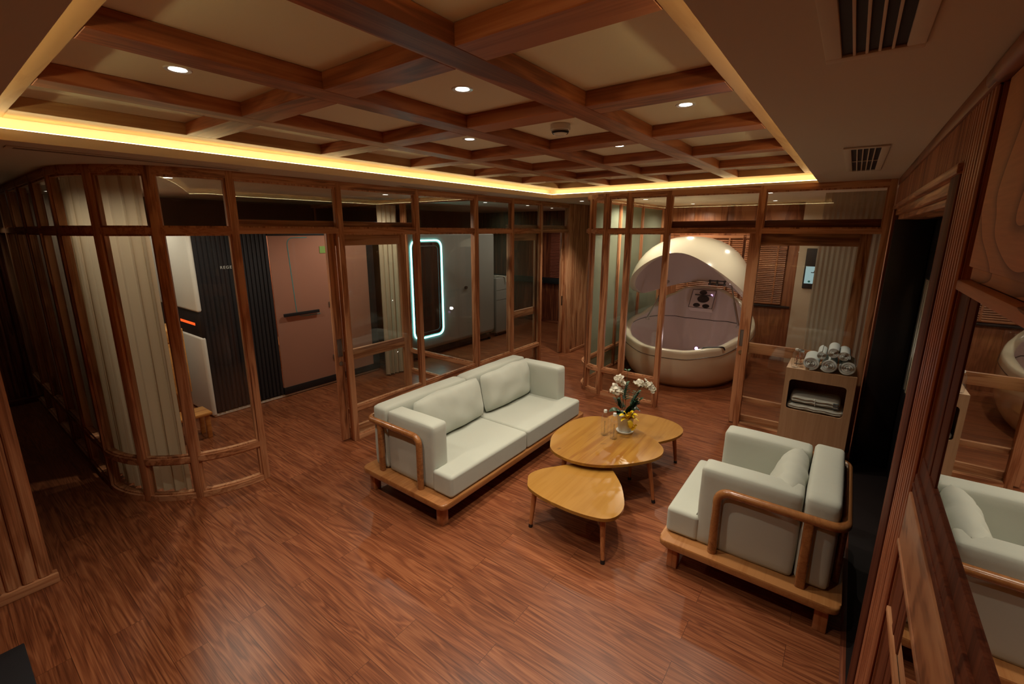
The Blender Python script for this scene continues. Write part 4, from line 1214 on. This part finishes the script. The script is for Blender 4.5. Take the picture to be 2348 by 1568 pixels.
# lid: raised dome whose lip is high in front and droops at the sides
LX, LY, LA, LB_, LT, LBZ = 7.08, 1.90, .98, .86, 2.045, 1.10
def lid_edge(ph):
    d = abs(math.degrees(math.atan2(math.sin(ph), -math.cos(ph))))     # 0 front, 180 back
    q = math.radians(d)
    front = .5+.5*math.cos(min(PI, q*1.72))            # 1 in front, 0 by the drooping sides
    back = max(0, (d-100)/80); back = back*back*(3-2*back)
    return 1.115+.715*front**.85+.18*back
def lid_pt(ph, q, g):
    e = lid_edge(ph); z = e+(LT-e)*q
    u = max(0, min(1, (z-LBZ)/(LT-LBZ))); k = (1-u**2.3)**(1/2.3)
    return Vector((LX+(LA-g)*k*sup(math.cos(ph), .95), LY+(LB_-g)*k*sup(math.sin(ph), .95), z-g*.6*q))
QS = [0, .08, .2, .34, .48, .62, .75, .86, .93, .975, .995]
bm = new()
cols = shell(bm, lambda ph: [lid_pt(ph, 0, .095)+Vector((0, 0, .012)), lid_pt(ph, 0, .075)+Vector((0, 0, -.004)), lid_pt(ph, 0, .03)+Vector((0, 0, -.008))]+[lid_pt(ph, q, 0) for q in QS], 96); bm.faces.new([c[-1] for c in cols])
lid = obj('lid', bm, M['shell'], tank, angle=60)
bm = new()
cols = shell(bm, lambda ph: [lid_pt(ph, 0, .075), lid_pt(ph, 0, .095)]+[lid_pt(ph, q, .10) for q in QS[1:]], 96); bm.faces.new([c[-1] for c in cols])
obj('lid_liner', bm, M['liner'], lid, angle=60)
bm = new()
pts = []
for k in range(33):
    ph = math.radians(-105+210*k/32); pp = [p for p in inner(ph)]
    for a_, b_ in zip(pp, pp[1:]):
        if a_.z >= .70 >= b_.z:
            pts.append(a_.lerp(b_, (a_.z-.70)/(a_.z-b_.z+1e-9))+(Vector((TX, TY, .7))-a_).normalized()*.003); break
tube(bm, pts, .005, 6); obj('liner_seam', bm, M['darkmetal'], tank)
# rear speaker plate
def plate_pt(u, v):      # u across (-1..1), v up (0..1) on the sloping rear of the liner
    return Vector((7.46+.20*v, 1.80-.175*u, .92+.26*v))
nrm = (plate_pt(0, 1)-plate_pt(0, 0)).cross(plate_pt(1, 0)-plate_pt(0, 0)).normalized()
if nrm.x > 0: nrm = -nrm
pl = None
bm = new()
q = [plate_pt(-1, 0), plate_pt(1, 0), plate_pt(1, 1), plate_pt(-1, 1)]
fr = [p+nrm*.02 for p in q]; bk = [p-nrm*.10 for p in q]
va = [bm.verts.new(p) for p in fr]; vb = [bm.verts.new(p) for p in bk]
bm.faces.new(va); bm.faces.new(list(reversed(vb)))
for i in range(4): bm.faces.new((va[i], va[(i+1) % 4], vb[(i+1) % 4], vb[i]))
pl = obj('speaker_plate', bm, M['liner'], tank)
def disc(bm, u, v, r, d=.004, n=24, x=1.0):
    c = plate_pt(u, v)+nrm*.022; a = (plate_pt(1, v)-plate_pt(-1, v)).normalized(); b = nrm.cross(a)
    top = [bm.verts.new(c+a*r*x*math.cos(2*PI*i/n)+b*r*math.sin(2*PI*i/n)+nrm*d) for i in range(n)]
    bot = [bm.verts.new(c+a*r*x*math.cos(2*PI*i/n)+b*r*math.sin(2*PI*i/n)-nrm*.002) for i in range(n)]
    bm.faces.new(top)
    for i in range(n): bm.faces.new((bot[i], bot[(i+1) % n], top[(i+1) % n], top[i]))
for u, v, r, x in ((0.08, .50, .066, 1.35), (-.05, .86, .038, 1.5), (-.35, .14, .035, 1.5), (.45, .12, .035, 1.5)):
    bm = new(); disc(bm, u, v, r, x=x); obj('speaker_grille', bm, M['darkmetal'], pl)
bm = new()
for a, b in ((0, 1), (1, 2), (2, 3), (3, 0)):
    tube(bm, [fr[a]+nrm*.001, fr[b]+nrm*.001], .004, 6)
tube(bm, [plate_pt(-.7, .70)+nrm*.03, plate_pt(.75, .70)+nrm*.03], .008, 8)
obj('plate_edge', bm, M['darkmetal'], pl)
bm = new(); disc(bm, .72, .74, .012, .012); obj('lamp', bm, M['violet'], pl)
# gas struts, hinge block, drain, grab rail, lamp
for s, (a, b) in enumerate((((7.02, 2.20, 1.36), (6.86, 2.42, .80)), ((7.10, 1.32, 1.38), (7.0, 1.15, .80)))):
    bm = new(); a = Vector(a); b = Vector(b); tube(bm, [b, b.lerp(a, .55)], .016, 10); tube(bm, [b.lerp(a, .5), a], .009, 10)
    tube(bm, [a+Vector((0, -.02, 0)), a+Vector((0, .02, 0))], .018, 10); tube(bm, [b+Vector((0, -.03, -.03)), b+Vector((0, .03, -.03)), b+Vector((0, 0, .02)), b+Vector((0, -.03, -.03))], .006, 6)
    obj('gas_strut', bm, M['steel'], tank)
bm = new()
for z in (1.315, 1.365): tube(bm, [(7.50, 1.72, z), (7.50, 1.47, z)], .010, 8)
for y in (1.70, 1.595, 1.49): rbox(bm, (7.485, y-.012, 1.29), (7.515, y+.012, 1.38), .003)
obj('hinge_block', bm, M['darkmetal'], tank)
bm = new(); tube(bm, [(6.52, 1.56, .47), (6.535, 1.56, .475)], .045, 24); tube(bm, [(6.505, 1.56, .468), (6.525, 1.56, .472)], .018, 16); obj('drain', bm, M['darkmetal'], tank)
bm = new(); bmesh.ops.create_uvsphere(bm, u_segments=16, v_segments=8, radius=.022, matrix=Matrix.Translation((6.30, 1.52, .555))); obj('tub_lamp', bm, M['violet'], tank)
bm = new(); tube(bm, smooth_path([(6.17, 1.41, .565), (6.15, 1.41, .61), (6.30, 1.18, .625), (6.33, 1.17, .58)], .03), .011, 10); obj('grab_handle', bm, M['black'], tank)

# ------------------------------------------------------------------ sauna cabin
SX0, SX1, SY0, SY1, SZ1 = 1.82, 4.16, 5.62, 7.2, 2.10
sa = thing('sauna_cabin', 'sauna cabin with black slatted front and pink frosted door behind the partition', 'sauna', (3.0, 6.4, 0))
bm = new()
for lo, hi in (((SX0+.03, SY0+.05, .05), (SX0+.08, SY1, SZ1)), ((SX1-.05, SY0+.05, .05), (SX1, SY1, SZ1)), ((SX0+.08, SY1-.05, .05), (SX1-.05, SY1, SZ1)), ((SX0+.08, SY0+.05, SZ1-.04), (SX1-.05, SY1-.05, SZ1)), ((SX0+.08, SY0+.05, .05), (SX1-.05, SY1-.05, .10)), ((2.60, SY0+.05, .10), (2.66, SY1-.05, SZ1-.04))):
    qbox(bm, lo, hi)
obj('cabin_body', bm, M['wallp'], sa)
bm = new(); rbox(bm, (2.70, SY1-.60, .42), (SX1-.06, SY1-.06, .47), .005); rbox(bm, (2.70, SY1-.60, .10), (SX1-.06, SY1-.57, .42), .005); obj('bench', bm, M['oakX'], sa)
bm = new(); rbox(bm, (SX0, SY0+.012, 1.24), (SX0+.05, SY1, SZ1+.004), .045, 5); obj('side_panel', bm, M['white'], sa)
bm = new(); rbox(bm, (SX0, SY0+.012, .018), (SX0+.05, SY1, .955), .045, 5); obj('side_panel', bm, M['white'], sa)
bm = new(); rbox(bm, (SX0+.015, SY0+.02, .95), (SX0+.05, SY1, 1.245), .002); obj('slot', bm, M['black'], sa)
bm = new(); rbox(bm, (SX0+.02, SY0+.03, .0), (SX1, SY0+.08, .035), .01, 3); obj('base_trim', bm, M['white'], sa)
bm = new(); rbox(bm, (SX0+.012, SY0+.18, 1.075), (SX0+.018, SY0+.62, 1.105), .001); obj('heater_strip', bm, M['redglow'], sa)
bm = new(); slat_strip(bm, (SX0+.05, SY0+.03), (2.66, SY0+.03), .05, SZ1, .046, .034, .014, (0, -1), .03); obj('slatted_front', bm, M['blackslat'], sa)
for z0, z1 in ((.035, .13), (2.06, SZ1)):
    bm = new(); rbox(bm, (2.66, SY0+.005, z0), (SX1, SY0+.05, z1), .004); obj('door_frame', bm, M['black'], sa)
bm = new(); qbox(bm, (2.665, SY0+.012, .13), (3.42, SY0+.024, 2.06)); dd = obj('door', bm, M['pinkglass'], sa, smooth=False)
bm = new(); rbox(bm, (2.74, SY0-.035, 1.055), (3.22, SY0-.012, 1.095), .004); rbox(bm, (2.80, SY0-.02, 1.065), (2.83, SY0+.013, 1.085), 0); rbox(bm, (3.12, SY0-.02, 1.065), (3.15, SY0+.013, 1.085), 0); obj('handle', bm, M['black'], dd)
bm = new(); qbox(bm, (3.43, SY0+.012, .13), (4.05, SY0+.024, 2.06)); obj('side_light', bm, M['pinkglass'], sa, smooth=False)
bm = new(); qbox(bm, (4.05, SY0+.005, .13), (SX1, SY0+.04, 2.06)); obj('end_post', bm, M['black'], sa)
bm = new(); rbox(bm, (3.32, SY0+.004, 1.83), (3.40, SY0+.012, 1.92), 0); obj('sticker', bm, M['greensign'], dd)
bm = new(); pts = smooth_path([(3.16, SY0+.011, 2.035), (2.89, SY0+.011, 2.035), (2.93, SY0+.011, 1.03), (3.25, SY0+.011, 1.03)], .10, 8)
tube(bm, pts, .0045, 6); obj('ring_reflection_tube', bm, M['teal'], dd)  # reflection of the neon ring in the door glass, modelled as a teal tube
for z in (.35, 1.1):
    bm = new(); rbox(bm, (3.385, SY0-.002, z), (3.455, SY0+.03, z+.07), .003); obj('hinge', bm, M['steel'], dd)
cu = bpy.data.curves.new('lettering', 'FONT'); cu.body = 'REGEN'; cu.size = .045; cu.extrude = .0008; cu.space_character = 1.25
tmp = bpy.data.objects.new('lettering_curve', cu); C.objects.link(tmp); bpy.context.view_layer.update()
lm = bpy.data.meshes.new_from_object(tmp.evaluated_get(bpy.context.evaluated_depsgraph_get())); bpy.data.objects.remove(tmp)
te = bpy.data.objects.new('lettering', lm); C.objects.link(te); te.data.materials.clear(); te.data.materials.append(M['ceramic'])
te.parent = sa; te.rotation_euler = (PI/2, 0, 0); te.location = Vector((2.105, SY0+.014, 1.70))-sa.location
bm = new(); rbox(bm, (SX0+.60, SY0-.4+.45, SZ1), (SX0+1.15, SY0+.35, SZ1+.035), .01); obj('roof_vent', bm, M['white'], sa)
# warm lamp inside the cabin behind the frosted door
# small stool and the slatted wooden cupboard behind the curtain
st = thing('wooden_stool', 'small pale wooden step stool beside the curtain', 'stool', (1.50, 5.22, 0))
bm = new(); rbox(bm, (1.30, 5.08, .255), (1.64, 5.34, .285), .006); obj('seat', bm, M['oakX'], st)
for x in (1.34, 1.60):
    for y in (5.12, 5.30):
        bm = new(); rbox(bm, (x-.02, y-.02, 0), (x+.02, y+.02, .255), .004); obj('leg', bm, M['oakX'], st)
cb_ = thing('wooden_cupboard', 'plain wooden cupboard half hidden behind the white curtain', 'cupboard', (1.33, 5.7, 0))
bm = new(); rbox(bm, (1.06, 5.50, .42), (1.62, 5.95, 1.12), .006); obj('body', bm, M['oakX'], cb_)
bm = new(); rbox(bm, (1.07, 5.485, .44), (1.61, 5.50, .98), .004); dd = obj('door', bm, M['oakX'], cb_)
bm = new(); rbox(bm, (1.07, 5.485, .99), (1.61, 5.50, 1.11), .004); obj('drawer', bm, M['oakX'], cb_)
for x in (1.09, 1.59):
    for y in (5.53, 5.92):
        bm = new(); rbox(bm, (x-.02, y-.02, 0), (x+.02, y+.02, .42), .004); obj('leg', bm, M['oakX'], cb_)

# ------------------------------------------------------------------ neon pod
PX0, PX1, PY0, PY1, PZ0, PZ1 = 4.60, 6.90, 5.50, 7.2, .14, 2.13
po = thing('therapy_pod', 'large pale capsule with a glowing cyan ring around its dark door', 'pod', (5.8, 6.3, 0))
bm = new(); rbox(bm, (PX0, PY0, PZ0), (PX1, PY1, PZ1), .09, 6); obj('pod_shell', bm, M['podwhite'], po, angle=50)
bm = new(); rbox(bm, (PX0+.12, PY0+.06, .05), (PX1-.12, PY1-.06, PZ0), .01); obj('pod_base', bm, M['black'], po)
ro = round_poly([(4.77, .38), (5.43, .38), (5.43, 1.97), (4.77, 1.97)], .13, 10)
bm = new(); tube(bm, [(x, PY0-.012, z) for x, z in ro], .0105, 10, closed=True); obj('neon_ring', bm, M['neon'], po)
bm = new(); ri = round_poly([(4.80, .41), (5.40, .41), (5.40, 1.94), (4.80, 1.94)], .11, 10)
v0 = [bm.verts.new((x, PY0-.010, z)) for x, z in ri]; v1 = [bm.verts.new((x, PY0+.01, z)) for x, z in ri]
bm.faces.new(v0)
for i in range(len(ri)): bm.faces.new((v0[i], v0[(i+1) % len(ri)], v1[(i+1) % len(ri)], v1[i]))
dd = obj('door_window', bm, M['smoke'], po)
bm = new(); ri2 = round_poly([(4.86, .47), (5.34, .47), (5.34, 1.88), (4.86, 1.88)], .08, 8); tube(bm, [(x, PY0-.012, z) for x, z in ri2], .006, 8, closed=True); obj('gasket', bm, M['black'], dd)
bm = new(); tube(bm, [(6.02, PY0-.03, 1.12), (6.02, PY0+.01, 1.12)], .028, 16); obj('knob', bm, M['darkmetal'], po)
bm = new()
for x in (PX0+.3, PX1-.12):
    bm = new(); tube(bm, [(x-.015, PY0+.08, .03), (x+.015, PY0+.08, .03)], .03, 14); obj('caster', bm, M['black'], po)
mc = thing('machine_cabinet', 'pale grey machine cabinet on casters right of the neon pod', 'machine', (7.3, 5.9, 0))
bm = new(); rbox(bm, (7.02, 5.58, .07), (7.58, 6.1, 1.20), .02, 3); obj('housing', bm, M['podwhite'], mc)
bm = new(); rbox(bm, (7.03, 5.577, .75), (7.57, 5.582, .753), 0); rbox(bm, (7.03, 5.577, .95), (7.57, 5.582, .953), 0); obj('seam', bm, M['darkmetal'], mc)
for x in (7.09, 7.51):
    for y in (5.64, 6.04):
        bm = new(); tube(bm, [(x-.012, y, .035), (x+.012, y, .035)], .034, 14); obj('caster', bm, M['black'], mc)
bm = new(); rng = random.Random(2)
tube(bm, smooth_path([(7.10, 5.70, 1.215), (7.2, 5.66, 1.22), (7.28, 5.72, 1.22), (7.18, 5.78, 1.222), (7.12, 5.68, 1.23), (7.24, 5.60, 1.225), (7.30, 5.565, 1.20), (7.31, 5.56, 1.10)], .04, 5), .012, 8)
tag(obj('cable', bm, M['robe']), 'white cable coiled on the machine cabinet', 'cable')

# ------------------------------------------------------------------ ceiling fittings
dl = thing('recessed_downlight', 'x', 'ceiling light', (0, 0, 0), 'recessed downlights')
bm = new(); lathe(bm, [(.030, -.001), (.046, -.004), (.050, 0)], 28, capb=False, capt=False); obj('bezel', bm, M['white'], dl, local=True)
bm = new(); lathe(bm, [(.001, -.0015), (.032, -.0015), (.032, -.0005)], 24, capb=True, capt=False); obj('lens', bm, M['lens'], dl, local=True)
LAMP = (1.0, .88, .70)
def spot(x, y, z, power, size=108, blend=.75, col=LAMP, rad=.035):
    l = bpy.data.lights.new('downlight', 'SPOT'); l.energy = power; l.color = col; l.spot_size = math.radians(size); l.spot_blend = blend; l.specular_factor = .3; l.shadow_soft_size = rad
    o = bpy.data.objects.new('downlight', l); C.objects.link(o); o.location = (x, y, z-.012); return o
first = True
def down(x, y, z, power, label, **k):
    global first
    if first:
        dl.location = (x, y, z); dl['label'] = label; first = False
    else: dup(dl, (x, y, z), label)
    spot(x, y, z, power, **k)
cxs = [XE[i]-XL/2 for i in range(6)]; cys = [YE[k]-YL/2 for k in range(4)]
P0 = 70
down(cxs[0], cys[2], ZP, P0, 'round downlight in the left near coffer above the open glass door')
down(cxs[1], cys[1], ZP, P0, 'round downlight in a coffer straight above the sofa front')
down(cxs[2], cys[0], ZP, P0, 'round downlight in a coffer next to the right cove, above the low table')
down(cxs[2], cys[2], ZP, P0, 'round downlight in a small coffer between long beams, middle of the ceiling')
down(cxs[3], cys[1], ZP, P0, 'tiny round downlight in the coffer beyond the smoke detector')
down(cxs[4], cys[0], ZP, P0*.7, 'round downlight tucked in the far right coffers before the float tank')
down(cxs[4], cys[2], ZP, P0*.7, 'round downlight tucked in the far coffers toward the fluted wall')
down(cxs[0], cys[0], ZP, P0*.8, 'round downlight in the coffer nearest the camera')
ROOM = 26
for (x, y, p), lb in zip([(1.46, 4.72, 55), (3.73, 4.72, 60), (5.68, 4.73, 14), (6.80, 4.69, 18), (7.85, 4.83, 30), (6.50, 2.44, 60), (6.27, .86, 50), (8.0, 2.2, 45), (7.9, 1.0, 14), (8.0, 3.35, 60), (6.3, 3.35, 80)],
        ['round downlight in the sauna room above the curved glass corner', 'round downlight above the white curtain in the sauna room', 'round downlight in the pod room beside the long partition',
         'round downlight in the pod room right of the neon pod', 'round downlight at the far end of the pod room', 'round downlight in the tank room near the curved glass', 'round downlight near the door post of the tank room',
         'round downlight behind the float tank', 'round downlight before the wall display', 'round downlight at the far end of the corridor', 'round downlight at the mouth of the corridor']):
    down(x, y, CE, p, lb, **(dict(size=95, blend=.8) if 3.0 < y < 3.6 else dict(size=160, blend=.5)))
sd = thing('smoke_detector', 'white round smoke detector in a ceiling coffer', 'smoke detector', (cxs[2], cys[1], ZP))
sx, sy = cxs[2], cys[1]
bm = new(); lathe(bm, [(.060, -.001), (.060, -.030), (.056, -.034)], 32, (sx, sy, ZP)); obj('base', bm, M['white'], sd)
bm = new(); lathe(bm, [(.050, -.034), (.052, -.042), (.030, -.062), (.012, -.064)], 32, (sx, sy, ZP)); obj('dome', bm, M['white'], sd)
bm = new(); lathe(bm, [(.0535, -.041), (.047, -.052)], 32, (sx, sy, ZP), capb=False, capt=False); obj('slot', bm, M['black'], sd)

def vent(label, x0, x1, y0, y1, nb, cross):
    t = thing('ceiling_vent', label, 'vent', ((x0+x1)/2, (y0+y1)/2, CE), 'ceiling air vents')
    fw = .035; z0, z1 = CE-.010, CE-.0005
    bm = new()
    for lo, hi in (((x0-fw, y0-fw), (x0, y1+fw)), ((x1, y0-fw), (x1+fw, y1+fw)), ((x0, y0-fw), (x1, y0)), ((x0, y1), (x1, y1+fw))): rbox(bm, (*lo, z0), (*hi, z1), .003)
    obj('frame', bm, M['plaster'], t)
    bm = new(); qbox(bm, (x0, y0, CE-.002), (x1, y1, CE-.0006)); obj('duct', bm, M['ductbrown'], t)
    bm = new()
    for i in range(1, nb): 
        y = y0+(y1-y0)*i/nb; rbox(bm, (x0, y-.003, CE-.009), (x1, y+.003, CE-.002), .001)
    for i in range(1, cross+1):
        x = x0+(x1-x0)*i/(cross+1); rbox(bm, (x-.006, y0, CE-.008), (x+.006, y1, CE-.003), .001)
    obj('louvres', bm, M['plaster'], t)
vent('square ceiling air vent far back near the far partition', 3.20, 4.34, -.055, .075, 5, 1)
vent('large slatted air vent in the ceiling at the upper right corner', .60, 1.53, -.04, .085, 5, 0)
def slot_diffuser(label, x0, x1, y):
    t = thing('linear_diffuser', label, 'vent', ((x0+x1)/2, y, CE), 'linear slot diffusers')
    bm = new(); rbox(bm, (x0, y-.045, CE-.006), (x1, y+.045, CE-.0005), .002); obj('frame', bm, M['plaster'], t)
    bm = new()
    for dy in (-.022, .0, .022): qbox(bm, (x0+.03, y+dy-.006, CE-.0068), (x1-.03, y+dy+.006, CE-.0058))
    obj('slot', bm, M['darkwall'], t)
slot_diffuser('long slot air diffuser in the ceiling above the curved glass corner', .42, 1.62, 3.68)
slot_diffuser('slot air diffuser in the ceiling above the cyan ring', 3.10, 4.44, 3.70)

# ------------------------------------------------------------------ lamps of the neighbouring rooms
def area(x, y, z, sx_, sy_, power, col, rot=(0, 0, 0), nm='area'):
    l = bpy.data.lights.new(nm, 'AREA'); l.shape = 'RECTANGLE'; l.size = sx_; l.size_y = sy_; l.energy = power; l.color = col
    o = bpy.data.objects.new(nm, l); C.objects.link(o); o.location = (x, y, z); o.rotation_euler = rot; return o
def point(x, y, z, power, col, rad=.05, nm='lamp'):
    l = bpy.data.lights.new(nm, 'POINT'); l.energy = power; l.color = col; l.shadow_soft_size = rad
    o = bpy.data.objects.new(nm, l); C.objects.link(o); o.location = (x, y, z); return o

point(3.4, 6.5, 1.9, 17, (1.0, .84, .70), .08, 'sauna_lamp')
down(.35, 7.45, CE, 3.5, 'round downlight at the end of the dark hallway')

point(6.36, 1.52, .62, 3.6, (1.0, .82, .80), .03, 'tub_lamp_light')

down(1.35, 6.25, CE, 34, 'unseen added downlight deep in the sauna room, brightening the sheer curtain', size=160, blend=.5)  # extra unseen downlight, added to light the sheer curtains from inside
